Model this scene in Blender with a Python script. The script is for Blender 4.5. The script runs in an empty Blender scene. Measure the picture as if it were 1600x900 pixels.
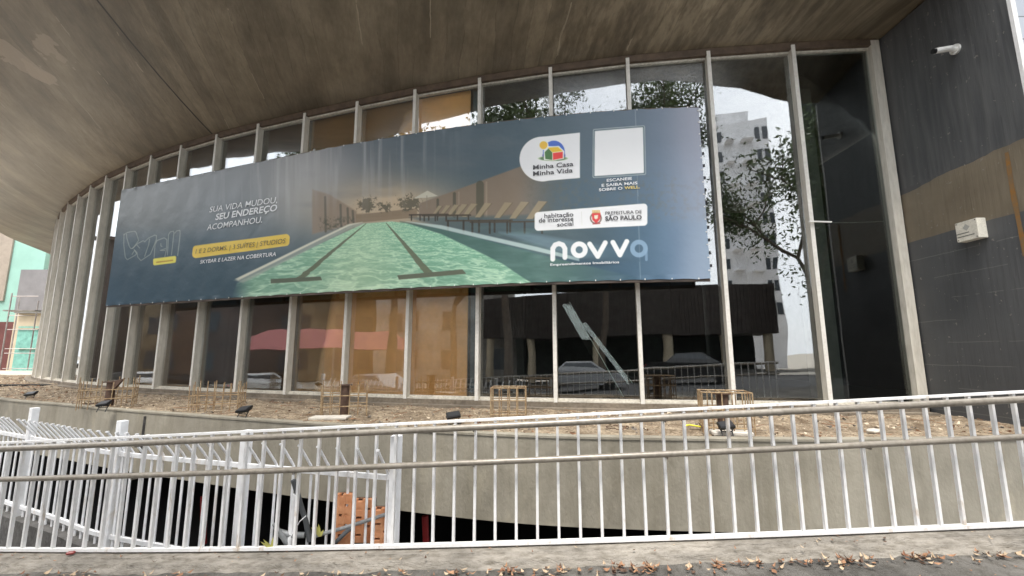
import bpy, bmesh, math, random
import numpy as np
from mathutils import Vector, Matrix, noise
random.seed(7); rng = np.random.default_rng(7)
R = math.radians
C = bpy.context.scene.collection
scene = bpy.context.scene

# ------------------------------------------------------------------ camera
EYE = 1.52                       # eye height above the pavement by the railing
F = 684.8; PITCH = R(8.525); ROLL = R(0.11)
cam = bpy.data.cameras.new('camera'); cam.sensor_width = 36; cam.lens = F/1600*36
cam.clip_start = 0.05; cam.clip_end = 2000
co = bpy.data.objects.new('camera', cam); C.objects.link(co)
co.matrix_world = Matrix.Translation((0, 0, EYE)) @ Matrix.Rotation(R(90)+PITCH, 4, 'X') @ Matrix.Rotation(-ROLL, 4, 'Z')
scene.camera = co
# ------------------------------------------------------------------ light
world = bpy.data.worlds.new('World'); scene.world = world; world.use_nodes = True
wn = world.node_tree.nodes; wl = world.node_tree.links
bg = wn['Background']; bg.inputs['Strength'].default_value = 0.12
sky = wn.new('ShaderNodeTexSky'); sky.sky_type = 'NISHITA'; sky.sun_disc = False
SUN_EL, SUN_ROT = R(66), R(192)
sky.sun_elevation = SUN_EL; sky.sun_rotation = SUN_ROT; sky.dust_density = 3; sky.altitude = 700
tc = wn.new('ShaderNodeTexCoord'); nz = wn.new('ShaderNodeTexNoise'); nz.inputs['Scale'].default_value = 2.2; nz.inputs['Detail'].default_value = 5
wl.new(tc.outputs['Generated'], nz.inputs['Vector'])
cr_ = wn.new('ShaderNodeValToRGB'); cr_.color_ramp.elements[0].position = .3; cr_.color_ramp.elements[1].position = .75
cr_.color_ramp.elements[0].color = (7.2, 7.6, 8.2, 1); cr_.color_ramp.elements[1].color = (11, 11, 10.9, 1)
wl.new(nz.outputs['Fac'], cr_.inputs['Fac'])
mx = wn.new('ShaderNodeMix'); mx.data_type = 'RGBA'; mx.inputs[0].default_value = .85
wl.new(sky.outputs['Color'], mx.inputs[6]); wl.new(cr_.outputs['Color'], mx.inputs[7]); wl.new(mx.outputs[2], bg.inputs['Color'])
sl = bpy.data.lights.new('sun', 'SUN'); sl.energy = 1.5; sl.angle = R(20); sl.color = (1, .96, .9)
so = bpy.data.objects.new('sun', sl); C.objects.link(so)
# direction towards the sun: behind the camera, to the left
sd = Vector((math.sin(SUN_ROT)*math.cos(SUN_EL), math.cos(SUN_ROT)*math.cos(SUN_EL), math.sin(SUN_EL)))
so.rotation_euler = sd.to_track_quat('Z', 'Y').to_euler()
scene.view_settings.view_transform = 'Standard'; scene.view_settings.look = 'None'
scene.view_settings.exposure = 1.68; scene.view_settings.gamma = 1
scene.render.resolution_x = 1024; scene.render.resolution_y = 576
scene.cycles.max_bounces = 10; scene.cycles.transparent_max_bounces = 16; scene.cycles.diffuse_bounces = 5

# ------------------------------------------------------------------ sight lines (surveying the photo)
cP, sP = math.cos(PITCH), math.sin(PITCH); cR, sR = math.cos(ROLL), math.sin(ROLL)
def ray(x, y):
    u = (x-800)/F; v = (450-y)/F
    u, v = u*cR+v*sR, -u*sR+v*cR
    fw = cP-v*sP; up = sP+v*cP
    return u/fw, up/fw
def atD(x, y, D): a, b = ray(x, y); return Vector((a*D, D, b*D+EYE))
def atH(x, y, h): a, b = ray(x, y); D = h/b; return Vector((a*D, D, h+EYE))
def proj_np(X, Y, H):
    z = Y*cP+H*sP; y = H*cP-Y*sP
    u = X/z; v = y/z
    u, v = u*cR-v*sR, u*sR+v*cR
    return 800+F*u, 450-F*v

# ------------------------------------------------------------------ helpers
class MB:
    def __init__(s): s.v = []; s.f = []; s.m = []
    def add(s, vs, fs, m=0):
        k = len(s.v); s.v += [tuple(v) for v in vs]; s.f += [tuple(k+i for i in f) for f in fs]; s.m += [m]*len(fs); return s
    def box(s, c, size, rz=0, m=0, M=None):
        hx, hy, hz = size[0]/2, size[1]/2, size[2]/2
        vs = [Vector((x, y, z)) for z in (-hz, hz) for x, y in ((-hx, -hy), (hx, -hy), (hx, hy), (-hx, hy))]
        if M is None: M = Matrix.Rotation(rz, 3, 'Z')
        vs = [M @ v+Vector(c) for v in vs]
        return s.add(vs, [(3, 2, 1, 0), (4, 5, 6, 7), (0, 1, 5, 4), (1, 2, 6, 5), (2, 3, 7, 6), (3, 0, 4, 7)], m)
    def bar(s, a, b, w, d, m=0, side=None):
        a = Vector(a); b = Vector(b); z = (b-a).normalized()
        x = (side or (Vector((0, 0, 1)) if abs(z.z) < .9 else Vector((1, 0, 0)))).cross(z).normalized() if side is None else (Vector(side)-Vector(side).dot(z)*z).normalized()
        y = z.cross(x)
        vs = [p+x*i*w/2+y*j*d/2 for p in (a, b) for i, j in ((-1, -1), (1, -1), (1, 1), (-1, 1))]
        return s.add(vs, [(3, 2, 1, 0), (4, 5, 6, 7), (0, 1, 5, 4), (1, 2, 6, 5), (2, 3, 7, 6), (3, 0, 4, 7)], m)
    def tube(s, pts, r, n=8, m=0, cap=True):
        pts = [Vector(p) for p in pts]; rs = r if isinstance(r, (list, tuple)) else [r]*len(pts)
        k0 = []; up = None; vs = []
        for i, p in enumerate(pts):
            t = (pts[min(i+1, len(pts)-1)]-pts[max(i-1, 0)]).normalized()
            if up is None: up = Vector((0, 0, 1)) if abs(t.z) < .9 else Vector((1, 0, 0))
            x = up.cross(t).normalized(); y = t.cross(x).normalized(); up = y
            vs += [p+(x*math.cos(2*math.pi*j/n)+y*math.sin(2*math.pi*j/n))*rs[i] for j in range(n)]
        fs = [(i*n+j, i*n+(j+1) % n, (i+1)*n+(j+1) % n, (i+1)*n+j) for i in range(len(pts)-1) for j in range(n)]
        if cap: fs += [tuple(range(n-1, -1, -1)), tuple((len(pts)-1)*n+j for j in range(n))]
        return s.add(vs, fs, m)
    def prism(s, poly, z0, z1, m=0):          # poly: list of xy
        n = len(poly); vs = [(x, y, z0) for x, y in poly]+[(x, y, z1) for x, y in poly]
        return s.add(vs, [tuple(range(n-1, -1, -1)), tuple(range(n, 2*n))]+[(i, (i+1) % n, n+(i+1) % n, n+i) for i in range(n)], m)
    def build(s, name, mat, parent=None, smooth=False, tri=False, bevel=0):
        me = bpy.data.meshes.new(name); me.from_pydata(s.v, [], s.f); 
        mats = mat if isinstance(mat, (list, tuple)) else [mat]
        for q in mats: me.materials.append(q)
        me.polygons.foreach_set('material_index', s.m)
        bm = bmesh.new(); bm.from_mesh(me)
        if tri: bmesh.ops.triangulate(bm, faces=[f for f in bm.faces if len(f.verts) > 4])
        bmesh.ops.recalc_face_normals(bm, faces=bm.faces)
        if bevel: bmesh.ops.bevel(bm, geom=[e for e in bm.edges if len(e.link_faces) == 2 and e.calc_face_angle(0) > .6], offset=bevel, segments=1, affect='EDGES')
        bm.to_mesh(me); bm.free()
        if smooth:
            me.shade_smooth()
            try: me.set_sharp_from_angle(angle=R(40))
            except Exception: pass
        o = bpy.data.objects.new(name, me); C.objects.link(o)
        if parent: o.parent = parent; o.matrix_parent_inverse = Matrix.Translation(-parent.location) if parent.parent is None and parent.type == 'EMPTY' and parent.rotation_euler.z == 0 else Matrix.Identity(4)
        return o
def tag(o, label=None, cat=None, group=None, kind=None):
    if label: o['label'] = label
    if cat: o['category'] = cat
    if group: o['group'] = group
    if kind: o['kind'] = kind
    return o
def thing(name, label, cat, loc=(0, 0, 0), group=None):
    o = bpy.data.objects.new(name, None); C.objects.link(o); o.location = loc; o.empty_display_size = .1
    return tag(o, label, cat, group)
def copy_thing(root, loc, rz=0, sc=None):
    c = root.copy(); C.objects.link(c); c.location = loc; c.rotation_euler = (0, 0, rz)
    if sc: c.scale = sc
    for ch in list(root.children):
        d = ch.copy(); C.objects.link(d); d.parent = c; d.matrix_parent_inverse = ch.matrix_parent_inverse.copy()
        for g in list(ch.children):
            e = g.copy(); C.objects.link(e); e.parent = d
    return c

# ------------------------------------------------------------------ materials
def lin(c): return tuple((x/12.92 if x <= .04045 else ((x+.055)/1.055)**2.4) for x in c)
def srgb(r, g, b, k=1): return tuple(v*k for v in lin((r/255, g/255, b/255)))+(1,)
def mat(name, base, rough=.6, metal=0, var=.12, scale=3, bump=0, bscale=40, stretch=(1, 1, 1), col2=None, thr=(.35, .65), spec=.5, dirt=0):
    m = bpy.data.materials.new(name); m.use_nodes = True; n = m.node_tree.nodes; l = m.node_tree.links
    b = n['Principled BSDF']; b.inputs['Roughness'].default_value = rough; b.inputs['Metallic'].default_value = metal
    b.inputs['Specular IOR Level'].default_value = spec
    t = n.new('ShaderNodeTexCoord'); mp = n.new('ShaderNodeMapping'); mp.inputs['Scale'].default_value = stretch
    l.new(t.outputs['Object'], mp.inputs['Vector'])
    nz = n.new('ShaderNodeTexNoise'); nz.inputs['Scale'].default_value = scale; nz.inputs['Detail'].default_value = 8; nz.inputs['Roughness'].default_value = .62
    l.new(mp.outputs['Vector'], nz.inputs['Vector'])
    cr = n.new('ShaderNodeValToRGB'); cr.color_ramp.elements[0].position = thr[0]; cr.color_ramp.elements[1].position = thr[1]
    base = tuple(base[:3])
    c2 = tuple(col2[:3]) if col2 else tuple(min(1, x*(1+var)) for x in base)
    c1 = base if col2 else tuple(x*(1-var) for x in base)
    cr.color_ramp.elements[0].color = c1+(1,); cr.color_ramp.elements[1].color = c2+(1,)
    l.new(nz.outputs['Fac'], cr.inputs['Fac'])
    out = cr.outputs['Color']
    if dirt:
        n2 = n.new('ShaderNodeTexNoise'); n2.inputs['Scale'].default_value = scale*7.3; n2.inputs['Detail'].default_value = 6
        l.new(mp.outputs['Vector'], n2.inputs['Vector'])
        c3 = n.new('ShaderNodeValToRGB'); c3.color_ramp.elements[0].position = .3; c3.color_ramp.elements[1].position = .58
        c3.color_ramp.elements[0].color = (1-dirt, 1-dirt*1.05, 1-dirt*1.15, 1); c3.color_ramp.elements[1].color = (1, 1, 1, 1)
        l.new(n2.outputs['Fac'], c3.inputs['Fac'])
        mm = n.new('ShaderNodeMix'); mm.data_type = 'RGBA'; mm.blend_type = 'MULTIPLY'; mm.inputs[0].default_value = 1
        l.new(out, mm.inputs[6]); l.new(c3.outputs['Color'], mm.inputs[7]); out = mm.outputs[2]
    l.new(out, b.inputs['Base Color'])
    if bump:
        n3 = n.new('ShaderNodeTexNoise'); n3.inputs['Scale'].default_value = bscale; n3.inputs['Detail'].default_value = 6
        l.new(mp.outputs['Vector'], n3.inputs['Vector'])
        bu = n.new('ShaderNodeBump'); bu.inputs['Strength'].default_value = bump; bu.inputs['Distance'].default_value = .02
        l.new(n3.outputs['Fac'], bu.inputs['Height']); l.new(bu.outputs['Normal'], b.inputs['Normal'])
    m['out'] = 1
    return m
M = {}
M['white_paint'] = mat('white_paint', (.78, .77, .76), .42, var=.04, scale=3, dirt=.08)
M['fence_paint'] = mat('fence_paint', (.82, .82, .83), .5, var=.05, scale=2, dirt=.10)
M['tube_metal'] = mat('tube_metal', (.27, .24, .20), .33, metal=.2, var=.12, scale=4, dirt=.25)
M['mullion'] = mat('mullion_paint', (.66, .62, .54), .5, var=.08, scale=3, stretch=(1, 1, .25), dirt=.14)
M['frame'] = mat('frame_paint', (.62, .58, .50), .5, var=.12, scale=3, dirt=.3)
M['cap'] = mat('cap_paint', (.74, .71, .65), .45, var=.06, scale=3, dirt=.12)
M['brown_trim'] = mat('brown_trim', (.11, .075, .05), .7, var=.25, scale=5)
M['plinth'] = mat('plinth_concrete', (.20, .165, .125), .85, var=.25, scale=2.5, bump=.4, dirt=.3)
M['fascia'] = mat('fascia_concrete', (.265, .24, .19), .8, var=.14, scale=.9, stretch=(1, 1, .6), bump=.3, bscale=30, dirt=.14)
def add_drips(m, zs=.12, strength=.35, thr=(.50, .68), col=(.55, .53, .48), sc=3.2):
    n = m.node_tree.nodes; l = m.node_tree.links; b = n['Principled BSDF']; src = b.inputs['Base Color'].links[0].from_socket
    t = n.new('ShaderNodeTexCoord'); q = n.new('ShaderNodeMapping'); q.inputs['Scale'].default_value = (1, 1, zs); l.new(t.outputs['Object'], q.inputs[0])
    z = n.new('ShaderNodeTexNoise'); z.inputs['Scale'].default_value = sc; z.inputs['Detail'].default_value = 7; z.inputs['Roughness'].default_value = .7; l.new(q.outputs[0], z.inputs['Vector'])
    c = n.new('ShaderNodeValToRGB'); c.color_ramp.elements[0].position = thr[0]; c.color_ramp.elements[1].position = thr[1]; c.color_ramp.elements[0].color = (1, 1, 1, 1); c.color_ramp.elements[1].color = col+(1,); l.new(z.outputs['Fac'], c.inputs['Fac'])
    x = n.new('ShaderNodeMix'); x.data_type = 'RGBA'; x.blend_type = 'MULTIPLY'; x.inputs[0].default_value = strength; l.new(src, x.inputs[6]); l.new(c.outputs['Color'], x.inputs[7]); l.new(x.outputs[2], b.inputs['Base Color'])
add_drips(M['fascia'], .10, .8, (.46, .74), (.62, .60, .54), 2.4); add_drips(M['fascia'], .5, .8, (.55, .70), (1.35, 1.33, 1.28), 1.7)
add_drips(M['mullion'], .05, .5, (.5, .7), (.62, .58, .50), 9); add_drips(M['white_paint'], .3, .8, (.58, .68), (.62, .48, .34), 7); add_drips(M['fence_paint'], .3, .6, (.56, .66), (.66, .56, .44), 6)
M['kerb'] = mat('kerb_concrete', (.26, .235, .20), .9, var=.3, scale=3, stretch=(.5, 1, 2.5), bump=1, bscale=60, dirt=.4)
M['pave'] = mat('pavement', (.115, .106, .093), .9, var=.4, scale=2.5, stretch=(1, .5, 1), bump=1, bscale=90, dirt=.4)
M['asphalt'] = mat('asphalt', (.05, .05, .052), .85, var=.2, scale=1.5, bump=.3, bscale=60)
M['soil'] = mat('soil', (.15, .105, .065), .95, var=.3, scale=4, bump=1, bscale=55, col2=(.40, .32, .225), dirt=.6)
M['farground'] = mat('ground', (.42, .38, .32), .95, var=.2, scale=1.5, bump=.5, bscale=10)  # made pale so it bounces light up onto the far-left overhang
M['dark_conc'] = mat('dark_concrete', (.10, .095, .09), .85, var=.3, scale=3, bump=.5, dirt=.4)
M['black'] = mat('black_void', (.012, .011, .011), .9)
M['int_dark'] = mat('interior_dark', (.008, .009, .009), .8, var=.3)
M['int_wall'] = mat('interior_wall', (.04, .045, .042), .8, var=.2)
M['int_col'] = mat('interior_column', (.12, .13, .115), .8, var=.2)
M['tan'] = mat('tan_board', (.92, .52, .19), .6, var=.10, scale=1.5)
M['tan_dull'] = mat('dull_tan_board', (.46, .27, .13), .6, var=.15, scale=1.5)
M['brown_board'] = mat('brown_board', (.26, .165, .10), .6, var=.15, scale=1.5)
M['grey_board'] = mat('grey_board', (.26, .215, .165), .6, var=.12, scale=1.5)
M['curtain'] = mat('curtain', (.20, .22, .235), .7, var=.35, scale=1.2, stretch=(7, 7, .15))
M['teal'] = mat('teal_steel', (.055, .10, .125), .5, var=.2)
M['rust'] = mat('rusty_steel', (.20, .115, .055), .7, var=.35, scale=18, col2=(.42, .32, .19))
M['rustdark'] = mat('dark_rust', (.075, .042, .028), .8, var=.35, scale=12)
M['black_plastic'] = mat('black_plastic', (.012, .012, .013), .35)
M['white_plastic'] = mat('white_plastic', (.78, .77, .73), .4, var=.05)
M['box_white'] = mat('box_paint', (.66, .63, .55), .5, var=.10, scale=9, dirt=.2)
M['terracotta'] = mat('terracotta', (.50, .20, .085), .75, var=.22, scale=7, col2=(.66, .33, .17))
M['pvc_grey'] = mat('pvc_grey', (.22, .23, .235), .4, var=.15, dirt=.3)
M['pvc_dark'] = mat('pvc_dark', (.07, .075, .08), .4, var=.15)
M['yellow'] = mat('yellow_plastic', (.75, .68, .04), .5)
M['leafyellow'] = mat('yellow_leaf', (.38, .36, .10), .6, var=.3)
M['slab'] = mat('pale_slab', (.52, .48, .42), .85, var=.15, scale=8, bump=.3)
M['dryleaf'] = mat('dry_leaf', (.15, .06, .03), .7, var=.4, scale=9, col2=(.34, .19, .10))
M['turq'] = mat('turquoise_paint', (.26, .44, .37), .7, var=.08, scale=.6)
M['maroon'] = mat('maroon_paint', (.13, .045, .04), .7, var=.2, scale=.8)
M['greybox'] = mat('grey_render', (.20, .19, .19), .8, var=.12, scale=1)
M['cream'] = mat('cream_render', (.50, .42, .30), .8, var=.1, scale=1)
M['orange'] = mat('orange_render', (.30, .25, .20), .8, var=.1)
M['greenglass'] = mat('green_glass', (.20, .42, .36), .2, var=.2)
M['steel'] = mat('steel_pipe', (.30, .27, .25), .5, metal=.4, var=.2)
M['redpaint'] = mat('red_paint', (.30, .01, .012), .5)

# building concrete soffit: timber-board marks running away from the street, a joint, pale patches
def slab_pt(px, py):
    a, b = ray(px, py); D = 8.0
    for _ in range(40):
        q = Vector((a*D, D)); best = 1e9
        for p, r in zip(FAC, FAC[1:]):
            t = max(0, min(1, (q-p).dot(r-p)/(r-p).length_squared)); c = p.lerp(r, t)
            if (q-c).length < best: best = (q-c).length; cx = c.x
        h = 5.62+best*float(np.interp(cx, [-22, -15, -9, -1, 4.5, 5.8, 6.6], [0, .12, .36, .38, .40, .25, .04]))*.85
        D += .5*(h/b-D)
    return Vector((a*D, D, 0))
FAC = [Vector(q) for q in ((6.61, 7.29), (3.68, 7.56), (.79, 8.02), (-2.02, 8.74), (-4.79, 9.65), (-7.51, 10.65), (-10.16, 11.85), (-12.71, 13.25), (-15.15, 14.86), (-17.5, 16.6))]
def soffit_mat():
    m = bpy.data.materials.new('board_marked_concrete'); m.use_nodes = True; n = m.node_tree.nodes; l = m.node_tree.links
    b = n['Principled BSDF']; b.inputs['Roughness'].default_value = .42; b.inputs['Specular IOR Level'].default_value = .6
    t = n.new('ShaderNodeTexCoord')
    mp = n.new('ShaderNodeMapping'); mp.vector_type = 'TEXTURE'; mp.inputs['Rotation'].default_value = (0, 0, R(10)); l.new(t.outputs['Object'], mp.inputs['Vector'])
    def noisetex(sc, st, det=6, rg=.6):
        q = n.new('ShaderNodeMapping'); q.inputs['Scale'].default_value = st; l.new(mp.outputs['Vector'], q.inputs['Vector'])
        z = n.new('ShaderNodeTexNoise'); z.inputs['Scale'].default_value = sc; z.inputs['Detail'].default_value = det; z.inputs['Roughness'].default_value = rg
        l.new(q.outputs['Vector'], z.inputs['Vector']); return z.outputs['Fac']
    def ramp(src, a, b_, ca, cb):
        c = n.new('ShaderNodeValToRGB'); c.color_ramp.elements[0].position = a; c.color_ramp.elements[1].position = b_
        c.color_ramp.elements[0].color = ca; c.color_ramp.elements[1].color = cb; l.new(src, c.inputs['Fac']); return c.outputs['Color']
    def mul(a, b_, f=1, bt='MULTIPLY'):
        x = n.new('ShaderNodeMix'); x.data_type = 'RGBA'; x.blend_type = bt
        if isinstance(f, (int, float)): x.inputs[0].default_value = f
        else: l.new(f, x.inputs[0])
        l.new(a, x.inputs[6])
        if isinstance(b_, tuple): x.inputs[7].default_value = b_
        else: l.new(b_, x.inputs[7])
        return x.outputs[2]
    def math_(op, a, b_):
        x = n.new('ShaderNodeMath'); x.operation = op
        for i, q in enumerate((a, b_)):
            if isinstance(q, (int, float)): x.inputs[i].default_value = q
            elif q is not None: l.new(q, x.inputs[i])
        return x.outputs[0]
    big = ramp(noisetex(.5, (1, .35, 1)), .3, .7, (.165, .138, .103, 1), (.31, .265, .20, 1))
    st = ramp(noisetex(1.6, (1, .07, 1), 7, .62), .36, .62, (.72, .70, .67, 1), (1.12, 1.11, 1.08, 1))
    st2 = ramp(noisetex(17, (1, .03, 1), 4, .6), .40, .60, (.92, .915, .90, 1), (1.04, 1.035, 1.03, 1))
    out = mul(mul(big, st), st2)
    sepb = n.new('ShaderNodeSeparateXYZ'); l.new(mp.outputs['Vector'], sepb.inputs[0])
    wb = math_('ADD', sepb.outputs['X'], math_('MULTIPLY', noisetex(.8, (1, .3, 1)), .5))
    wn_ = n.new('ShaderNodeTexWhiteNoise'); wn_.noise_dimensions = '1D'; l.new(math_('FLOOR', math_('DIVIDE', wb, .31), None), wn_.inputs['W'])
    out = mul(out, ramp(wn_.outputs['Value'], 0, 1, (.86, .85, .84, 1), (1.12, 1.11, 1.09, 1)))
    seam = math_('LESS_THAN', math_('PINGPONG', wb, .155), .006)
    out = mul(out, (.10, .08, .055, 1), math_('MULTIPLY', math_('MULTIPLY', seam, math_('GREATER_THAN', noisetex(.9, (1, .25, 1)), .48)), .45), 'MIX')
    blot = ramp(noisetex(1.3, (1, .8, 1), 9, .7), .36, .60, (.78, .77, .74, 1), (1.06, 1.06, 1.05, 1)); out = mul(out, blot)
    # form boards: brighter thin ridges each .9 m
    sep = n.new('ShaderNodeSeparateXYZ'); l.new(mp.outputs['Vector'], sep.inputs[0])
    wob = math_('MULTIPLY', noisetex(.8, (1, .3, 1)), .5)
    xx = math_('ADD', sep.outputs['X'], wob)
    fr = math_('PINGPONG', xx, .62)
    line = math_('LESS_THAN', fr, .012)
    brk = math_('GREATER_THAN', noisetex(1.1, (1, .5, 1)), .56)
    out = mul(out, (.42, .36, .27, 1), math_('MULTIPLY', math_('MULTIPLY', line, brk), .7), 'MIX')
    # strongly streaked area to the right (formwork replaced there)
    so_ = n.new('ShaderNodeSeparateXYZ'); l.new(t.outputs['Object'], so_.inputs[0])
    mr = n.new('ShaderNodeMapRange'); mr.inputs['From Min'].default_value = -1.0; mr.inputs['From Max'].default_value = 1.5; l.new(so_.outputs['X'], mr.inputs['Value'])
    st3 = ramp(noisetex(9, (1, .028, 1), 5, .6), .40, .58, (.64, .61, .56, 1), (1.16, 1.14, 1.08, 1))
    out = mul(out, st3, math_('MULTIPLY', mr.outputs[0], .8))
    # pale plaster patches
    pm = n.new('ShaderNodeTexNoise'); pm.inputs['Scale'].default_value = 1.6; pm.inputs['Detail'].default_value = 4; l.new(t.outputs['Object'], pm.inputs['Vector'])
    flat = n.new('ShaderNodeVectorMath'); flat.operation = 'MULTIPLY'; l.new(t.outputs['Object'], flat.inputs[0]); flat.inputs[1].default_value = (1, 1, 0)
    for (px, py, rad) in ((60, 82, .36), (12, 108, .5), (45, 125, .2)):
        p = slab_pt(px, py)
        d = n.new('ShaderNodeVectorMath'); d.operation = 'DISTANCE'; l.new(flat.outputs[0], d.inputs[0]); d.inputs[1].default_value = (p.x, p.y, 0)
        dd = math_('ADD', d.outputs['Value'], math_('MULTIPLY', math_('SUBTRACT', pm.outputs['Fac'], .5), 1.6))
        out = mul(out, (.40, .32, .24, 1), math_('MULTIPLY', math_('LESS_THAN', dd, rad), .65), 'MIX')
    # the dark joint
    a = slab_pt(145, 0); c = slab_pt(345, 217); dx, dy = c.x-a.x, c.y-a.y; L = math.hypot(dx, dy)
    dist = math_('ABSOLUTE', math_('ADD', math_('ADD', math_('MULTIPLY', so_.outputs['X'], dy/L), math_('MULTIPLY', so_.outputs['Y'], -dx/L)), -(a.x*dy-a.y*dx)/L), None)
    out = mul(out, (.012, .01, .008, 1), math_('LESS_THAN', dist, .022), 'MIX')
    l.new(out, b.inputs['Base Color'])
    bu = n.new('ShaderNodeBump'); bu.inputs['Strength'].default_value = .5; bu.inputs['Distance'].default_value = .02
    l.new(noisetex(6, (1, .05, 1), 7), bu.inputs['Height']); l.new(bu.outputs['Normal'], b.inputs['Normal'])
    return m
M['soffit'] = soffit_mat()

def glass_mat(name='window_glass', refl=.14, tint=(.99, .99, .975), wav=.0035):
    m = bpy.data.materials.new(name); m.use_nodes = True; n = m.node_tree.nodes; l = m.node_tree.links
    n.remove(n['Principled BSDF']); o = n['Material Output']
    tr = n.new('ShaderNodeBsdfTransparent'); tr.inputs['Color'].default_value = tint+(1,)
    gl = n.new('ShaderNodeBsdfGlossy'); gl.inputs['Roughness'].default_value = .012; gl.inputs['Color'].default_value = (.95, .97, .98, 1)
    t = n.new('ShaderNodeTexCoord'); nz = n.new('ShaderNodeTexNoise'); nz.inputs['Scale'].default_value = .9; nz.inputs['Detail'].default_value = 1.5
    l.new(t.outputs['Object'], nz.inputs['Vector'])
    bu = n.new('ShaderNodeBump'); bu.inputs['Strength'].default_value = 1; bu.inputs['Distance'].default_value = wav
    l.new(nz.outputs['Fac'], bu.inputs['Height']); l.new(bu.outputs['Normal'], gl.inputs['Normal'])
    lw = n.new('ShaderNodeFresnel'); lw.inputs['IOR'].default_value = 1.5
    mr = n.new('ShaderNodeMapRange'); mr.inputs['From Min'].default_value = .04; mr.inputs['From Max'].default_value = 1; mr.inputs['To Min'].default_value = refl; mr.inputs['To Max'].default_value = .9
    l.new(lw.outputs[0], mr.inputs['Value'])
    mx = n.new('ShaderNodeMixShader'); l.new(mr.outputs[0], mx.inputs[0]); l.new(tr.outputs[0], mx.inputs[1]); l.new(gl.outputs[0], mx.inputs[2])
    l.new(mx.outputs[0], o.inputs['Surface'])
    return m
M['glass'] = glass_mat()
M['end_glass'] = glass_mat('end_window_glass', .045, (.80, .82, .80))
M['loose_glass'] = glass_mat('loose_glass', .07, (.72, .84, .80), .002)

# ------------------------------------------------------------------ plan of the building (mullion positions, metres from the camera)
MX = [6.61, 5.15, 3.68, 2.23, .79, -.62, -2.02, -3.40, -4.79, -6.15, -7.51, -8.85, -10.16, -11.44, -12.71, -13.95, -15.15, -16.35]
MY = [7.29, 7.40, 7.56, 7.75, 8.02, 8.35, 8.74, 9.18, 9.65, 10.13, 10.65, 11.23, 11.85, 12.53, 13.25, 14.04, 14.86, 15.69]
P = [Vector((x, y)) for x, y in zip(MX, MY)]
ang = math.atan2(MY[-1]-MY[-2], -(MX[-1]-MX[-2]))
for k in range(12):
    ang += R(2.6); P.append(P[-1]+Vector((-math.cos(ang), math.sin(ang)))*1.45)
HB, HT, HC = -.82, 5.50, 5.62
Zb, Zt, Zc = HB+EYE, HT+EYE, HC+EYE
def normal2(i):       # outward (towards the street) normal at mullion i
    a = P[max(i-1, 0)]; b = P[min(i+1, len(P)-1)]; d = (b-a).normalized(); n = Vector((-d.y, d.x))
    return n if n.y < 0 or n.x < 0 else -n
def off(i, d): n = normal2(i); return P[i]+n*d

bld = thing('office_building', 'curved concrete and glass office building with deep board marked overhang and dark side wall', 'building', (0, 8, Zb))
SX = 6.66
# mullions
for i, p in enumerate(P):
    n = normal2(i); t = Vector((n.y, -n.x)); rz = math.atan2(t.y, t.x)
    if i == 0:
        mb = MB().box((p.x-.04, p.y-.02, (Zb+Zt)/2+.03), (.15, .20, Zt-Zb+.14), rz)
        mb.build('end_post', M['mullion'], bld, bevel=.006)
        continue
    c = p+n*.06
    mu = MB().box((c.x, c.y, (Zb+Zt)/2+.02), (.056, .15, Zt-Zb+.10), rz).build('mullion', M['mullion'], bld)
    c2 = p+n*.1415
    MB().box((c2.x, c2.y, (Zb+Zt)/2+.02), (.066, .012, Zt-Zb+.10), rz).build('mullion_cap', M['cap'], mu)
# panes, head and sill frames
for i in range(len(P)-1):
    a, b = P[i], P[i+1]; d = (b-a).normalized(); n = Vector((-d.y, d.x)); 
    if n.y > 0: n = -n
    L = (b-a).length; rz = math.atan2(d.y, d.x); c = (a+b)/2; A = a+d*.034; B = b-d*.034
    j = random.uniform(-.0025, .0025)
    M3 = Matrix.Rotation(rz+j, 3, 'Z') @ Matrix.Rotation(random.uniform(-.002, .002), 3, 'X')
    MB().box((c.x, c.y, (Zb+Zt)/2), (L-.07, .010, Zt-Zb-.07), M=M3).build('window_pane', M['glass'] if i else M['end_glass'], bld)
    for z, nm in ((Zb+.018, 'bottom_frame'), (Zt-.018, 'top_frame')): MB().box((c.x+n.x*.02, c.y+n.y*.02, z), (L-.064, .07, .036), rz).build(nm, M['frame'], bld)
# brown head band, plinth
def band(d0, d1, z0, z1, name, m, idx=None, parent=bld, **k):
    idx = idx or range(len(P)); mb = MB(); fr_ = [off(i, d1) for i in idx]; bk = [off(i, d0) for i in idx]
    nn = len(fr_); vs = [(p.x, p.y, z) for z in (z0, z1) for p in fr_]+[(p.x, p.y, z) for z in (z0, z1) for p in bk]
    fs = []
    for i in range(nn-1):
        fs += [(i, i+1, nn+i+1, nn+i), (2*nn+i, 3*nn+i, 3*nn+i+1, 2*nn+i+1), (nn+i, nn+i+1, 3*nn+i+1, 3*nn+i), (i, 2*nn+i, 2*nn+i+1, i+1)]
    fs += [(0, nn, 3*nn, 2*nn), (nn-1, 3*nn-1, 4*nn-1, 2*nn-1)] if False else [(0, nn, 3*nn, 2*nn), (nn-1, 2*nn+nn-1, 3*nn+nn-1, nn+nn-1)]
    mb.add(vs, fs); return mb.build(name, m, parent, **k)
band(-.05, .12, Zt+.002, Zc+.02, 'head_band', M['brown_trim'])
band(-.10, .10, Zb-.022, Zb-.002, 'sill', M['frame'])
band(-.12, .15, Zb-.10, Zb-.024, 'plinth_step', M['plinth'])
band(-.20, .34, Zb-.50, Zb-.102, 'plinth', M['plinth'])
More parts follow.
